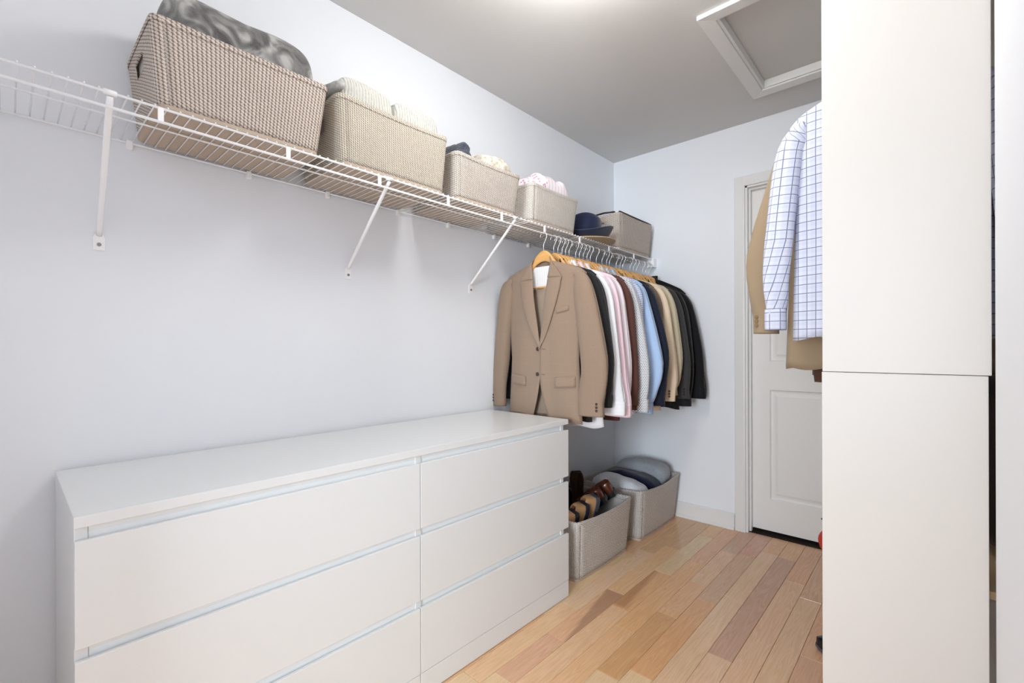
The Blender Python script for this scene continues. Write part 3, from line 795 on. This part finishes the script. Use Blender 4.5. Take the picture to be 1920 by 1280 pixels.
# ------------------------------------------------------------------ hangers and garments
RZ = 1.6435 + .0034          # top of the hanging rail
def hanger_parts(t, wid=.205):
    half = [(0, -.112, .027, .0065), (.018, -.1155, .0265, .007), (.036, -.125, .0245, .008), (.052, -.139, .021, .009), (.068, -.157, .018, .0095), (.095, -.181, .016, .010), (.13, -.206, .014, .0115), (.165, -.228, .012, .0125), (.195, -.246, .009, .011)]
    full = [(-x, z, a, b) for x, z, a, b in reversed(half[1:])] + half
    path = [(x, z) for x, z, a, b in full]; rz = [q[2] for q in full]; ry = [q[3] for q in full]
    V = []; F = []; seg = 12
    for (x, z), a, b in zip(path, rz, ry):
        for k in range(seg):
            th = 2 * PI * k / seg
            V.append((x, b * math.cos(th), z + a * math.copysign(abs(math.sin(th)) ** .8, math.sin(th)) - (.012 if abs(x) > .03 and math.sin(th) < 0 else 0) * 0))
    n = len(path)
    for i in range(n - 1):
        for k in range(seg): F.append((i * seg + k, i * seg + (k + 1) % seg, (i + 1) * seg + (k + 1) % seg, (i + 1) * seg + k))
    F.append(tuple(range(seg))); F.append(tuple((n - 1) * seg + k for k in range(seg))[::-1])
    build('wooden_arms', V, F, BEECH, t, local=True, smooth=True)
    V, F = tube([(-.150, 0, -.262), (.150, 0, -.262)], .005, 8)
    tube([(-.150, 0, -.222), (-.150, 0, -.262)], .004, 8, V=V, F=F); tube([(.150, 0, -.222), (.150, 0, -.262)], .004, 8, V=V, F=F)
    build('trouser_bar', V, F, BEECH, t, local=True, smooth=True)
    r_ = .0195; cz = -.0037 + .0002 - r_ + .0037 + .0017
    pts = [(0, 0, -.090), (0, 0, -.060), (.002, 0, -.052), (.012, 0, -.036)]
    for k in range(11):
        a = math.radians(-25 + 215 * k / 10); pts.append((r_ * math.cos(a), 0, cz + r_ * math.sin(a)))
    V, F = tube(pts, .0019, 8); build('hook', V, F, STEEL, t, local=True, smooth=True)

DEF = dict(hw=.245, zn=-.150, zs=-.212, hem=-.89, neck=.062, th=.030, waist=.83, hemw=.90, cuff=(.266, -.858), cuffr=(.063, .024), elbow=(.268, -.62), elbr=(.064, .026),
           lcuff=None, vz=-.550, hemdip=0, e0=.060, sleevey=-.008, wr=1.0)
def garment(kind, name, label, cat, loc, rotz, mats, group, **kw):
    P = dict(DEF); P.update(kw); seed = P.get('seed', 0)
    M, M2 = mats[0], mats[1]
    t = thing(name, label, cat, loc, rotz, group)
    hw, zn, zs, hem = P['hw'], P['zn'], P['zs'], P['hem']
    nx = P['neck']
    def ztop(x):
        ax = abs(x)
        if ax < nx: return zn - .004 + .010 * (ax / nx) ** 2
        f = (ax - nx) / (hw - nx)
        return zn + .006 + (zs - zn) * f - .012 * sm((f - .8) / .2) + .003 * math.sin(PI * f)
    L = hem - zs
    def w(z):
        return hw * interp(-z, [(-zs - .01, 1.0), (-zs + .05, .955), (-zs + .16, .90), (-zs - L * .58, P['waist']), (-hem, P['hemw'])])
    def th(z): return P['th'] * interp(-z, [(-zn - .01, .42), (-zs, .66), (-zs + .10, .95), (-zs - L * .5, 1.0), (-hem, .95)])
    def fy(x, z, sgn):
        s = min(1, abs(x) / max(w(z), .01)); y = th(z) * (1 - s ** 2.6) ** .62
        depth = sm((zs - z) / .25)
        y += depth * P['wr'] * .0045 * (math.sin(x * 38 + z * 6 + seed) + noise.noise(Vector((x * 9, z * 4, seed + sgn)))) * (1 - s ** 4)
        return y * sgn
    closed_e = -.012
    def e(z):
        if kind != 'jacket': return 0.0
        vz = P['vz']
        if z > vz: return P['e0'] * ((z - vz) / (zn - vz)) ** .9 if z < zn else P['e0']
        cz_ = vz - .135
        if z < cz_: return .050 * ((cz_ - z) / (cz_ - hem)) ** 1.5
        return 0.0
    def hemz(x): return hem - P['hemdip'] * (1 - (abs(x) / hw) ** 2) + (.006 * math.sin(x * 40 + seed))
    NC, NR = 14, 30
    V = []; F = []; UV = []
    # back
    def back(u, v):
        s = -1 + 2 * u; xt = s * hw; zt = ztop(xt); zb_ = hemz(xt); z = zt + (zb_ - zt) * v
        x = s * w(z) if v > 0 else xt
        return (x, fy(x, z, 1), z), (x + .6, z)
    gridf(back, 2 * NC, NR, V, F, UV)
    for sgn in (-1, 1):
        def front(u, v, sgn=sgn):
            x_in = e(zn) if kind == 'jacket' else 0.0
            xt = x_in + u * (hw - x_in); zt = ztop(xt) if kind == 'jacket' or abs(xt) > nx else zn - .004 - .035 * (1 - (xt / nx) ** 2)
            zb_ = hemz(xt); z = zt + (zb_ - zt) * v; ee = e(z)
            if v == 0: x = xt
            else:
                x = ee + u * (w(z) - ee)
            y = fy(x, z, -1)
            if kind == 'jacket' and sgn == 1 and u < .15: y -= .0025
            return (sgn * x, y, z), (sgn * x, z)
        gridf(front, NC, NR, V, F, UV)
    build('body', V, F, M, t, uvs=UV, smooth=True, local=True, solid=.002)
    # sleeves
    for sgn in (-1, 1):
        (cx_, cz), (crx, cry) = P['cuff'], P['cuffr']; (ex, ez), (erx, ery) = P['elbow'], P['elbr']
        if sgn == -1 and P['lcuff']: cx_, crx, ex, erx = P['lcuff']
        path = [(hw - .058, zs - .006), (hw - .038, zs - .013), (hw - .020, zs - .048), (hw * .985, (zs + ez) * .5 + .06), (ex, ez), ((ex + cx_) / 2 + .004, (ez + cz) / 2), (cx_, cz + .06), (cx_, cz)]
        rx = [.009, .022, .041, min(.055, erx), erx, (erx + crx) / 2, crx, crx]; ry = [.010, .017, .024, .027, ery, (ery + cry) / 2, cry, cry]
        # resample smoothly
        pts = []; K = 5
        for i in range(len(path) - 1):
            for k in range(K):
                f = k / K
                p0 = path[max(i - 1, 0)]; p1 = path[i]; p2 = path[i + 1]; p3 = path[min(i + 2, len(path) - 1)]
                cr = lambda a, b, c, d: .5 * ((2 * b) + (-a + c) * f + (2 * a - 5 * b + 4 * c - d) * f * f + (-a + 3 * b - 3 * c + d) * f ** 3)
                pts.append((cr(p0[0], p1[0], p2[0], p3[0]), cr(p0[1], p1[1], p2[1], p3[1]), rx[i] + (rx[i + 1] - rx[i]) * f, ry[i] + (ry[i + 1] - ry[i]) * f))
        pts.append((*path[-1], rx[-1], ry[-1]))
        V = []; F = []; UV = []; S = 20; n = len(pts); ln = 0
        for i, (x, z, a, b) in enumerate(pts):
            xa, za = pts[max(i - 1, 0)][:2]; xb, zb_ = pts[min(i + 1, n - 1)][:2]
            tx, tz = xb - xa, zb_ - za; l = math.hypot(tx, tz) or 1; tx /= l; tz /= l
            if i: ln += math.dist(pts[i][:2], pts[i - 1][:2])
            fold = sm(i / 8) * (1 - sm((i - n + 6) / 5))
            for k in range(S + 1):
                an = 2 * PI * k / S
                wv = 1 + fold * P['wr'] * (.055 * math.sin(3 * an + i * .33 + seed) + .06 * noise.noise(Vector((math.cos(an) * 1.5, math.sin(an) * 1.5 + seed, i * .22))))
                c_, s_ = math.cos(an), math.sin(an)
                d = a * math.copysign(abs(c_) ** .85, c_) * wv; yy = b * math.copysign(abs(s_) ** .9, s_) * wv
                V.append((sgn * (x + d * tz * -1), P['sleevey'] + yy, z + d * tx)); UV.append((sgn * an / (2 * PI) * 2 * (a + b) * 1.6 + .3, -ln))
        for i in range(n - 1):
            for k in range(S):
                q = i * (S + 1) + k; F.append((q, q + 1, q + S + 2, q + S + 1))
        F.append(tuple(range(S)))
        sl = build('sleeve', V, F, M, t, uvs=UV, smooth=True, local=True, solid=.002)
        # dark mouth of the cuff
        if kind == 'jacket':
            for bi in range(P.get('cuffbuttons', 3)):
                V2, F2 = lathe([(0, .003), (.0045, .003), (.0062, .0018), (.0062, 0), (0, 0)], 10)
                bx, bz = cx_ + crx * .62, cz + .028 + bi * .0145
                o = build('button', [(sgn * bx + p[0], P['sleevey'] - cry * .86 - p[2], bz + p[1]) for p in V2], F2, mats[2], sl, local=True, smooth=False)
        elif kind == 'shirt':
            V2 = []; F2 = []; U2 = []
            for j in range(4):
                g = (1.06, 1.08, 1.08, 1.06)[j]; zz = cz + (.062, .052, .006, -.002)[j]
                for k in range(S + 1):
                    an = 2 * PI * k / S; c_, s_ = math.cos(an), math.sin(an)
                    V2.append((sgn * (cx_ + crx * g * math.copysign(abs(c_) ** .85, c_)), P['sleevey'] + cry * g * math.copysign(abs(s_) ** .9, s_), zz)); U2.append((an / (2 * PI) * (crx + cry) * 3.2, zz))
            for j in range(3):
                for k in range(S):
                    q = j * (S + 1) + k; F2.append((q, q + 1, q + S + 2, q + S + 1))
            build('cuff', V2, F2, M, sl, uvs=U2, smooth=True, local=True, solid=.002)
        elif kind == 'sweater':
            V2 = []; F2 = []; U2 = []
            for j in range(8):
                g = 1.05 if j % 2 else 1.0; zz = cz + .065 - j * .0095; sh = .86
                for k in range(S + 1):
                    an = 2 * PI * k / S; c_, s_ = math.cos(an), math.sin(an)
                    V2.append((sgn * (cx_ + crx * g * sh * c_), P['sleevey'] + cry * g * sh * s_, zz - .02)); U2.append((an, zz))
            for j in range(7):
                for k in range(S):
                    q = j * (S + 1) + k; F2.append((q, q + 1, q + S + 2, q + S + 1))
            build('ribbed_cuff', V2, F2, M, sl, uvs=U2, smooth=True, local=True, solid=.002)
    off = lambda x, z, d: fy(x, z, -1) - d
    if kind == 'jacket':
        vz = P['vz']
        for sgn in (-1, 1):
            zt, tipz = zn + .004, zs - .028
            def lap(u, v, sgn=sgn):
                z = tipz + .012 * (1 - u) * 1.2 + (vz - .012 - tipz) * v
                z0 = z
                xi = e(z) - .004; xo = max(xi + .002, xi + (.142 - .06) * (1 - v) ** .82 + .014 * math.sin(PI * v))
                x = xi + (xo - xi) * u
                lift = .005 + .007 * math.sin(PI * u) * (1 - v) + .004 * u
                if u > .99: lift = .0075
                if v < .06: z += .012 * u
                return (sgn * x, off(x, z, lift), z), (sgn * x + .2, z)
            V, F, UV = gridf(lap, 8, 22)
            build('lapel', V, F, M, t, uvs=UV, smooth=True, local=True, solid=.003)
            def colr(u, v, sgn=sgn):
                # stand at the neck running down to the notch
                z = zt + .026 + (tipz + .016 - zt - .026) * v
                xi = interp(v, [(0, .046), (.3, .058), (1, e(tipz) - .003)]); xo = interp(v, [(0, .058), (.35, .088), (1, .128)])
                x = xi + (xo - xi) * u; z2 = z - .020 * u * (1 - v) - .006 * u
                return (sgn * x, off(x, min(z2, ztop(x) - .004), .0065) if v > .05 else -.010, z2), (sgn * x + .4, z2)
            V, F, UV = gridf(colr, 6, 10)
            build('collar', V, F, M, t, uvs=UV, smooth=True, local=True, solid=.003)
            pf = P.get('pocket', -.690)
            V, F, UV = gridf(lambda u, v, sgn=sgn: ((sgn * (.088 + .105 * u), off(.088 + .105 * u, pf - .048 * v, .0035 + .001 * v), pf + .008 * (u) * (1 if sgn > 0 else 1) - .048 * v - .003 * math.sin(PI * v) * 0), (sgn * u * .1, v * .05)), 8, 4)
            build('pocket_flap', V, F, M, t, uvs=UV, smooth=True, local=True, solid=.0035)
        # back neck of the collar
        V, F, UV = gridf(lambda u, v: ((.058 * math.cos(PI * u), .006 + .016 * math.sin(PI * u), zn + .030 - .052 * v + .004 * math.sin(PI * u)), (u * .1, v * .05)), 12, 4)
        build('collar', V, F, M, t, uvs=UV, smooth=True, local=True, solid=.003)
        V, F, UV = gridf(lambda u, v: ((.100 + .062 * u, off(.100 + .062 * u, -.375 + .014 * u - .020 * v, .0035), -.375 + .014 * u - .020 * v), (u * .06, v * .02)), 6, 3)
        build('breast_pocket', V, F, M, t, uvs=UV, smooth=True, local=True, solid=.003)
        # lining seen inside the open front
        li = .5 * (zn + zs) - .075
        V, F, UV = gridf(lambda u, v: (((u * 2 - 1) * .085, fy((u * 2 - 1) * .085, zn - .012 + (li - zn) * v, 1) - .010, zn - .012 + (li - zn) * v), (u * .17, v * .12)), 10, 6)
        build('lining', V, F, mats[3], t, uvs=UV, smooth=True, local=True)
        V, F, UV = gridf(lambda u, v: (((u * 2 - 1) * .16, fy((u * 2 - 1) * .16, li + (hem + .02 - li) * v, 1) - .009 - .004 * math.sin(u * 19), li + (hem + .02 - li) * v), (u * .3, v * .6)), 14, 12)
        build('lining', V, F, M2, t, uvs=UV, smooth=True, local=True)
        for bz in (vz - .008, vz - .128):
            V2, F2 = lathe([(0, .0035), (.006, .003), (.0085, .0042), (.0095, .003), (.0095, 0), (0, 0)], 14)
            build('button', [(-.014 + p[0], off(.014, bz, .003) - p[2], bz + p[1]) for p in V2], F2, mats[2], t, local=True)
            V2, F2 = boxv(.010, .030, off(.02, bz, .0045), off(.02, bz, .002), bz - .001, bz + .001)
            build('buttonhole', V2, F2, mats[4] if len(mats) > 4 else mats[2], t, local=True)
    elif kind == 'shirt':
        # placket, collar stand and two collar points
        V, F, UV = gridf(lambda u, v: (((u - .5) * .032, off((u - .5) * .032, zn - .045 + (hemz(0) + .004 - zn + .045) * v, .003), zn - .045 + (hemz(0) + .004 - zn + .045) * v), ((u - .5) * .032, v)), 4, 24)
        build('placket', V, F, M, t, uvs=UV, smooth=True, local=True, solid=.0015)
        V = []; F = []; UV = []
        def stand(u, v):
            a = 2 * PI * u - PI / 2
            return (.060 * math.cos(a), -.002 + .030 * math.sin(a), zn - .020 * (1 if math.sin(a) < -.2 else .2) + .038 * v + .006 * math.sin(a)), (u * .35, v * .04)
        gridf(stand, 24, 3, V, F, UV)
        build('collar_stand', V, F, M, t, uvs=UV, smooth=True, local=True, solid=.002)
        for sgn in (-1, 1):
            def leaf(u, v, sgn=sgn):
                # u 0 centre front ..1 back; v 0 top ..1 edge
                x0 = .010 + .055 * u; ytop = -.030 + .055 * u ** 1.5
                x1 = .052 + .032 * u - .0 * v; z0 = zn + .022 + .012 * u; z1 = zn - .062 + .058 * u
                x = x0 + (x1 - x0) * v; z = z0 + (z1 - z0) * v
                return (sgn * x, ytop - .012 * (1 - u) * v - .004, z), (sgn * x + .7, z)
            V, F, UV = gridf(leaf, 8, 5)
            build('collar', V, F, M, t, uvs=UV, smooth=True, local=True, solid=.002)
        for k in range(6):
            bz = zn - .07 - k * .095
            V2, F2 = lathe([(0, .002), (.0040, .002), (.0052, .001), (.0052, 0), (0, 0)], 10)
            build('button', [(p[0], off(0, bz, .0046) - p[2], bz + p[1]) for p in V2], F2, mats[2], t, local=True)
    else:
        V, F, UV = gridf(lambda u, v: ((nx * 1.02 * math.cos(2 * PI * u), -.002 + .028 * math.sin(2 * PI * u), zn - .008 - .026 * (math.sin(2 * PI * u) < 0) * abs(math.sin(2 * PI * u)) + .022 * v), (u * .3, v * .03)), 28, 3)
        build('collar', V, F, M, t, uvs=UV, smooth=True, local=True, solid=.003)
        V, F, UV = gridf(lambda u, v: ((hw * P['hemw'] * math.cos(2 * PI * u) * (.97 + .012 * (v * 10 % 2)), th(hem) * 1.0 * math.copysign(abs(math.sin(2 * PI * u)) ** .7, math.sin(2 * PI * u)), hem + .03 - .05 * v), (u, v)), 40, 6)
        build('ribbed_hem', V, F, M, t, uvs=UV, smooth=True, local=True, solid=.002)
    return t

def suit(name, c, c2=None, **k): return cloth(name, lin(*c), lin(*c2) if c2 else None, rough=.8, weave=1400, bump=.12, var=.08, **k)
def tan_glen():
    m = NT('tan_suiting', .78, .25, .15); uv = m.coord('UV'); s = m.sep(uv)
    n1 = m.noise(m.coord('UV', (1600, 160, 1)), 1, 2); n2 = m.noise(m.coord('UV', (160, 1600, 1)), 1, 2)
    lu, lv = grid_lines(m, s, .034, .038, .05, .05)
    c = m.mix(m.math('MULTIPLY', m.math('ADD', n1, n2), .5), lin(160, 138, 118), lin(122, 101, 86))
    c = m.mix(m.math('MULTIPLY', m.math('MAXIMUM', lu, lv), .05), c, lin(190, 170, 150))
    m.bump(m.math('ADD', n1, n2), .06, .001)
    return m.col(c)
TAN = tan_glen()
def stripes():
    m = NT('striped_lining', .5, .4); s = m.sep(m.coord('UV')); fu = m.math('FRACT', m.math('DIVIDE', s[0], .014))
    f = m.math('LESS_THAN', fu, .12); f2 = m.math('LESS_THAN', m.math('ABSOLUTE', m.math('SUBTRACT', fu, .5)), .06)
    return m.col(m.mix(m.math('MULTIPLY', f2, .4), m.mix(m.math('MULTIPLY', f, .7), lin(232, 230, 230), lin(160, 162, 172)), lin(190, 180, 170)))
STRIPE = stripes()
TANLIN = cloth('tan_lining', lin(164, 146, 128), rough=.4, weave=600, sheen=0)
BTN = NT('brown_button', .35, .5).col(lin(62, 46, 36)); BTNW = NT('pearl_button', .3, .6).col(lin(226, 224, 220)); BTNK = NT('black_button', .25, .6).col(lin(40, 40, 44)); BTNT = NT('horn_button', .35, .5).col(lin(128, 98, 66))
THREAD = NT('brown_thread', .8, .2).col(lin(92, 74, 60))
BLACKS = suit('black_suiting', (34, 33, 35)); NAVYJ = suit('navy_suiting', (26, 32, 50)); CHAR = suit('charcoal_suiting', (62, 61, 61)); COATK = suit('black_coat_wool', (17, 17, 22))
BEIGE = suit('beige_suiting', (240, 218, 190)); KHAKI = suit('khaki_suiting', (206, 194, 168)); TAUPE = suit('taupe_suiting', (120, 104, 90)); DLIN = cloth('dark_lining', lin(40, 38, 40), rough=.4, sheen=0)
WHITE = cloth('white_cotton', lin(238, 238, 242), weave=1200, bump=.15, var=.04); PINK = cloth('pink_cotton', lin(244, 216, 226), weave=1200, bump=.15, var=.05); PALEP = cloth('pale_pink_cotton', lin(238, 226, 232), weave=1200, bump=.15, var=.05)
BROWNK = cloth('brown_knit', lin(94, 58, 50), weave=500, bump=.4, var=.1); BLUE = cloth('light_blue_cotton', lin(178, 204, 240), weave=1200, bump=.15, var=.06)
def dotted():
    m = NT('dotted_cotton', .85, .25, .1); uv = m.coord('UV'); s = m.sep(uv)
    row = m.math('FLOOR', m.math('DIVIDE', s[1], .0075)); u = m.math('ADD', m.math('DIVIDE', s[0], .0095), m.math('MULTIPLY', m.math('MODULO', row, 2.), .5))
    fu = m.math('SUBTRACT', m.math('FRACT', u), .5); fv = m.math('SUBTRACT', m.math('FRACT', m.math('DIVIDE', s[1], .0075)), .5)
    d = m.math('ADD', m.math('MULTIPLY', fu, fu), m.math('MULTIPLY', fv, fv))
    return m.col(m.mix(m.math('LESS_THAN', d, .07), lin(222, 222, 222), lin(92, 104, 132)))
DOT = dotted()
def check(name, base, l1, l2, pu, pv, wu, wv, fill=.0):
    m = NT(name, .85, .2, .1); s = m.sep(m.coord('UV')); a, b = grid_lines(m, s, pu, pv, wu, wv)
    a2, b2 = grid_lines(m, s, pu, pv, wu * 4, wv * 4, .5, .5)
    c = m.mix(m.math('MULTIPLY', m.math('ADD', a2, b2), fill), base, l2)
    c = m.mix(m.math('MULTIPLY', m.math('MAXIMUM', a, b), .85), c, l1)
    m.bump(m.noise(m.coord(), 20, 3), .1, .003)
    return m.col(c)
CHECK = check('navy_windowpane_check', lin(218, 221, 236), lin(98, 108, 146), lin(188, 196, 224), .0235, .0265, .10, .09, .25)
SMALLCHECK = check('small_blue_check', lin(214, 220, 236), lin(120, 136, 176), lin(190, 200, 226), .010, .010, .2, .2, .2)
G = 'garments on the shelf rail'
RX = SXF + .002
loc = lambda y: (RX, y, RZ)
def put(kind, name, label, cat, y, mats, rot=0, g=G, hang=True, hl=None, z=None, x=None, **kw):
    l = (RX if x is None else x, y, RZ if z is None else z)
    return garment(kind, name, label, cat, l, rot, mats, g, **kw)
J = lambda m, lin_=DLIN, b=BTNK: (m, lin_, b, lin_)
put('jacket', 'suit_jacket', 'tan two button suit jacket hanging at front of the rail', 'jacket', 1.735, (TAN, TANLIN, BTN, STRIPE, THREAD), lcuff=(.285, .038, .268, .046), seed=1, wr=.8, cuff=(.272, -.852), elbow=(.284, -.60), elbr=(.066, .028), th=.028)
put('jacket', 'suit_jacket', 'black suit jacket right behind the tan jacket', 'jacket', 1.815, J(BLACKS), seed=2, cuff=(.264, -.82), elbow=(.272, -.60))
put('shirt', 'dress_shirt', 'white dress shirt hanging behind the black jacket', 'shirt', 1.885, (WHITE, WHITE, BTNW), seed=3, hem=-.925, hemdip=.012, cuff=(.288, -.858), th=.025, elbow=(.27, -.62), hemw=.98)
put('shirt', 'dress_shirt', 'rose pink dress shirt hanging behind the white shirt', 'shirt', 1.945, (PINK, PINK, BTNW), seed=4, cuff=(.284, -.872), hem=-.86, th=.022, elbr=(.060, .022))
put('shirt', 'dress_shirt', 'very pale pink dress shirt before the brown sweater', 'shirt', 2.005, (PALEP, PALEP, BTNW), seed=5, cuff=(.250, -.845), hem=-.86, th=.022, hw=.24, elbow=(.262, -.58), elbr=(.056, .022))
put('sweater', 'knit_sweater', 'brown knit sweater with ribbed cuffs on the rail', 'sweater', 2.075, (BROWNK, BROWNK, BTN), seed=6, cuff=(.262, -.835), hem=-.90, cuffr=(.058, .024), elbow=(.252, -.60), th=.026)
put('shirt', 'dress_shirt', 'white shirt with small dark dots on the rail', 'shirt', 2.145, (DOT, DOT, BTNW), seed=7, cuff=(.272, -.872), hem=-.86, th=.024, elbow=(.276, -.62))
put('shirt', 'dress_shirt', 'light blue shirt with small check hem on the rail', 'shirt', 2.205, (SMALLCHECK, SMALLCHECK, BTNW), seed=17, cuff=(.22, -.82), hem=-.905, th=.022, elbow=(.24, -.6), elbr=(.045, .020), hemw=.96)
put('shirt', 'dress_shirt', 'plain light blue dress shirt on the rail', 'shirt', 2.265, (BLUE, BLUE, BTNW), seed=8, cuff=(.252, -.895), elbow=(.292, -.64), hem=-.86, elbr=(.068, .028), th=.024, cuffr=(.050, .024))
put('jacket', 'suit_jacket', 'dark navy suit jacket behind the light blue shirt', 'jacket', 2.345, J(NAVYJ), seed=9, cuff=(.272, -.862), elbow=(.292, -.58))
put('jacket', 'suit_jacket', 'taupe suit jacket between navy and beige jackets', 'jacket', 2.422, J(TAUPE), seed=10, cuff=(.235, -.80), hw=.236, elbow=(.238, -.6), elbr=(.056, .024))
put('jacket', 'suit_jacket', 'beige suit jacket in the rear half of the rail', 'jacket', 2.500, J(BEIGE, KHAKI, BTNT), seed=11, cuff=(.262, -.852), hem=-.915, elbow=(.268, -.60), hemw=.98)
put('jacket', 'suit_jacket', 'khaki suit jacket behind the beige one', 'jacket', 2.590, J(KHAKI, KHAKI, BTNT), seed=12, cuff=(.238, -.828), hem=-.86, elbow=(.262, -.58))
put('jacket', 'suit_jacket', 'charcoal grey suit jacket near the back wall', 'jacket', 2.675, J(CHAR), seed=13, cuff=(.274, -.852), hem=-.86, elbow=(.270, -.60))
put('jacket', 'suit_jacket', 'black suit jacket second from the back wall', 'jacket', 2.755, J(BLACKS), seed=14, cuff=(.252, -.905), hem=-.925, elbow=(.262, -.62), hemw=.98)
put('jacket', 'coat', 'black wool coat, last garment by the back wall', 'coat', 2.845, J(COATK), seed=15, cuff=(.306, -.862), elbow=(.284, -.58), hem=-.90, cuffr=(.062, .026), zn=-.118)

# hangers: first one built, the rest copied
h0 = thing('coat_hanger', 'wooden hanger with steel hook carrying the tan jacket', 'hanger', loc(1.738), group='wooden hangers on the shelf rail')
hanger_parts(h0)
carry = [(1.817, 'carrying the black jacket behind the tan one'), (1.887, 'carrying the white dress shirt'), (1.947, 'carrying the rose pink shirt'), (2.007, 'carrying the very pale pink shirt'),
         (2.077, 'carrying the brown knit sweater'), (2.147, 'carrying the white dotted shirt'), (2.207, 'carrying the small check shirt'), (2.267, 'carrying the plain light blue shirt'), (2.347, 'carrying the navy jacket'),
         (2.424, 'carrying the taupe jacket'), (2.502, 'carrying the beige jacket'), (2.592, 'carrying the khaki jacket'), (2.677, 'carrying the charcoal jacket'),
         (2.757, 'carrying the black jacket near the back wall'), (2.847, 'carrying the black wool coat')]
for y, lab in carry: dup(h0, loc(y), 0, 'wooden hanger with steel hook ' + lab)
for y, lab in ((1.852, 'black jacket and white shirt'), (1.916, 'white shirt and rose pink shirt'), (2.040, 'pale pink shirt and brown sweater'), (2.114, 'brown sweater and dotted shirt'),
               (2.316, 'light blue shirt and navy jacket'), (2.468, 'taupe jacket and beige jacket'), (2.634, 'khaki jacket and charcoal jacket'), (2.800, 'black jacket and black coat')):
    dup(h0, loc(y), 0, 'empty wooden hanger between ' + lab)

# ------------------------------------------------------------------ wardrobe in the niche on the right
PY = 1.450
wd = thing('wardrobe', 'tall white open wardrobe whose end panel faces the room', 'wardrobe', (0, PY, 0))
box('lower_end_panel', (-.2165, .0905, PY, PY + .018, 0.0, 1.030), PANELW, wd, bevel=.0012)
box('upper_end_panel', (-.2150, .0955, PY - .001, PY + .018, 1.0312, 2.075), PANELW, wd, bevel=.0012)
box('back_panel', (XN - .012, XN - .004, PY + .018, YB - .02, .02, 2.075), PANELW, wd)
box('top_panel', (-.205, XN - .013, PY + .018, 2.80, 2.056, 2.075), PANELW, wd)
box('far_end_panel', (-.02, XN - .013, 2.80, 2.818, 0, 2.075), PANELW, wd)
box('shelf', (-.195, XN - .013, PY + .0185, 2.799, .235, .253), PANELW, wd)
o = box('shelf', (-.02, XN - .013, PY + .0185, 2.799, .535, .553), SHELFWOOD, wd); o['label'] = 'raw chipboard shelf'
HRZ = 1.980
V, F = tube([(-.10, PY + .018, HRZ - .0125), (-.10, 2.80, HRZ - .0125)], .0125, 14); build('hanging_rail', V, F, STEEL, wd, smooth=True)
box('support_block', (-.16, -.04, PY + .019, PY + .032, 1.985, 2.055), PANELW, wd); box('support_block', (-.16, -.04, 2.786, 2.799, 1.985, 2.055), PANELW, wd)
TANR = suit('tan_cotton_suiting', (164, 143, 116)); BRJ = suit('dark_brown_suiting', (92, 64, 50))
G2 = 'garments on the wardrobe rail'
put('shirt', 'dress_shirt', 'white shirt with blue windowpane check beside the wardrobe panel', 'shirt', 1.620, (CHECK, CHECK, BTNW), g=G2, x=-.100, z=HRZ + .002, seed=21, hw=.226, hem=-.862, waist=.93, hemw=.95,
    cuff=(.262, -.832), cuffr=(.027, .024), elbow=(.250, -.56), elbr=(.040, .028), th=.040, zs=-.218, wr=1.5, sleevey=-.004)
put('jacket', 'suit_jacket', 'tan cotton jacket behind the blue check shirt', 'jacket', 1.745, (TANR, KHAKI, BTNT, KHAKI), g=G2, x=-.105, z=HRZ + .002, seed=22, hw=.258, hem=-.955, waist=.94, hemw=.99,
    cuff=(.312, -.842), cuffr=(.038, .028), elbow=(.322, -.58), elbr=(.048, .03), th=.036)
put('sweater', 'knit_sweater', 'dark brown knit hanging behind the tan cotton jacket', 'sweater', 1.850, (BRJ, BRJ, BTN), g=G2, x=-.100, z=HRZ + .002, seed=23, hw=.225, hem=-.985, waist=.90, hemw=.90,
    cuff=(.215, -.80), cuffr=(.04, .025), elbow=(.215, -.58), elbr=(.045, .026))
hy = [(1.622, -.100, 'wooden hanger carrying the blue check shirt'), (1.748, -.105, 'wooden hanger carrying the tan cotton jacket'), (1.852, -.100, 'wooden hanger carrying the dark brown knit')]
for y, x, lab in hy:
    h = dup(h0, (x, y, HRZ + .002), 0, lab); h['group'] = 'wooden hangers on the wardrobe rail'
# red bag and black shoe peeking past the panel
REDF = cloth('red_nylon', lin(206, 62, 44), rough=.5, weave=700, sheen=0)
rb = blob('red_bag', (-.195, 2.20, .333), (.142, .11, .078), REDF, 'red fabric bag with black strap peeking past the wardrobe panel', 'bag', p=2.4, q=2.2, wr=.006, ws=10, seed=4)
V, F = tube([(-.30, 2.19, .385), (-.325, 2.19, .41), (-.30, 2.19, .435), (-.22, 2.19, .43), (-.17, 2.19, .405)], .007, 8); build('strap', V, F, BLKR, rb, smooth=True)
shoe('black_shoe', 'black shoe on the floor, toe showing past the wardrobe panel', (-.04, 1.990, .004), (-1, 0, 0), (0, 0, 1), (BLLEATH, GREYR, BLKR, BLLEATH))
# dark storage glimpsed through the slit
DKC = suit('dark_brown_canvas', (52, 40, 36))
blob('storage_bag', (.22, 2.0, .80), (.16, .40, .235), DKC, 'dark bag inside the wardrobe behind the end panel', 'bag', p=6, q=5, wr=.006, ws=6, seed=8)
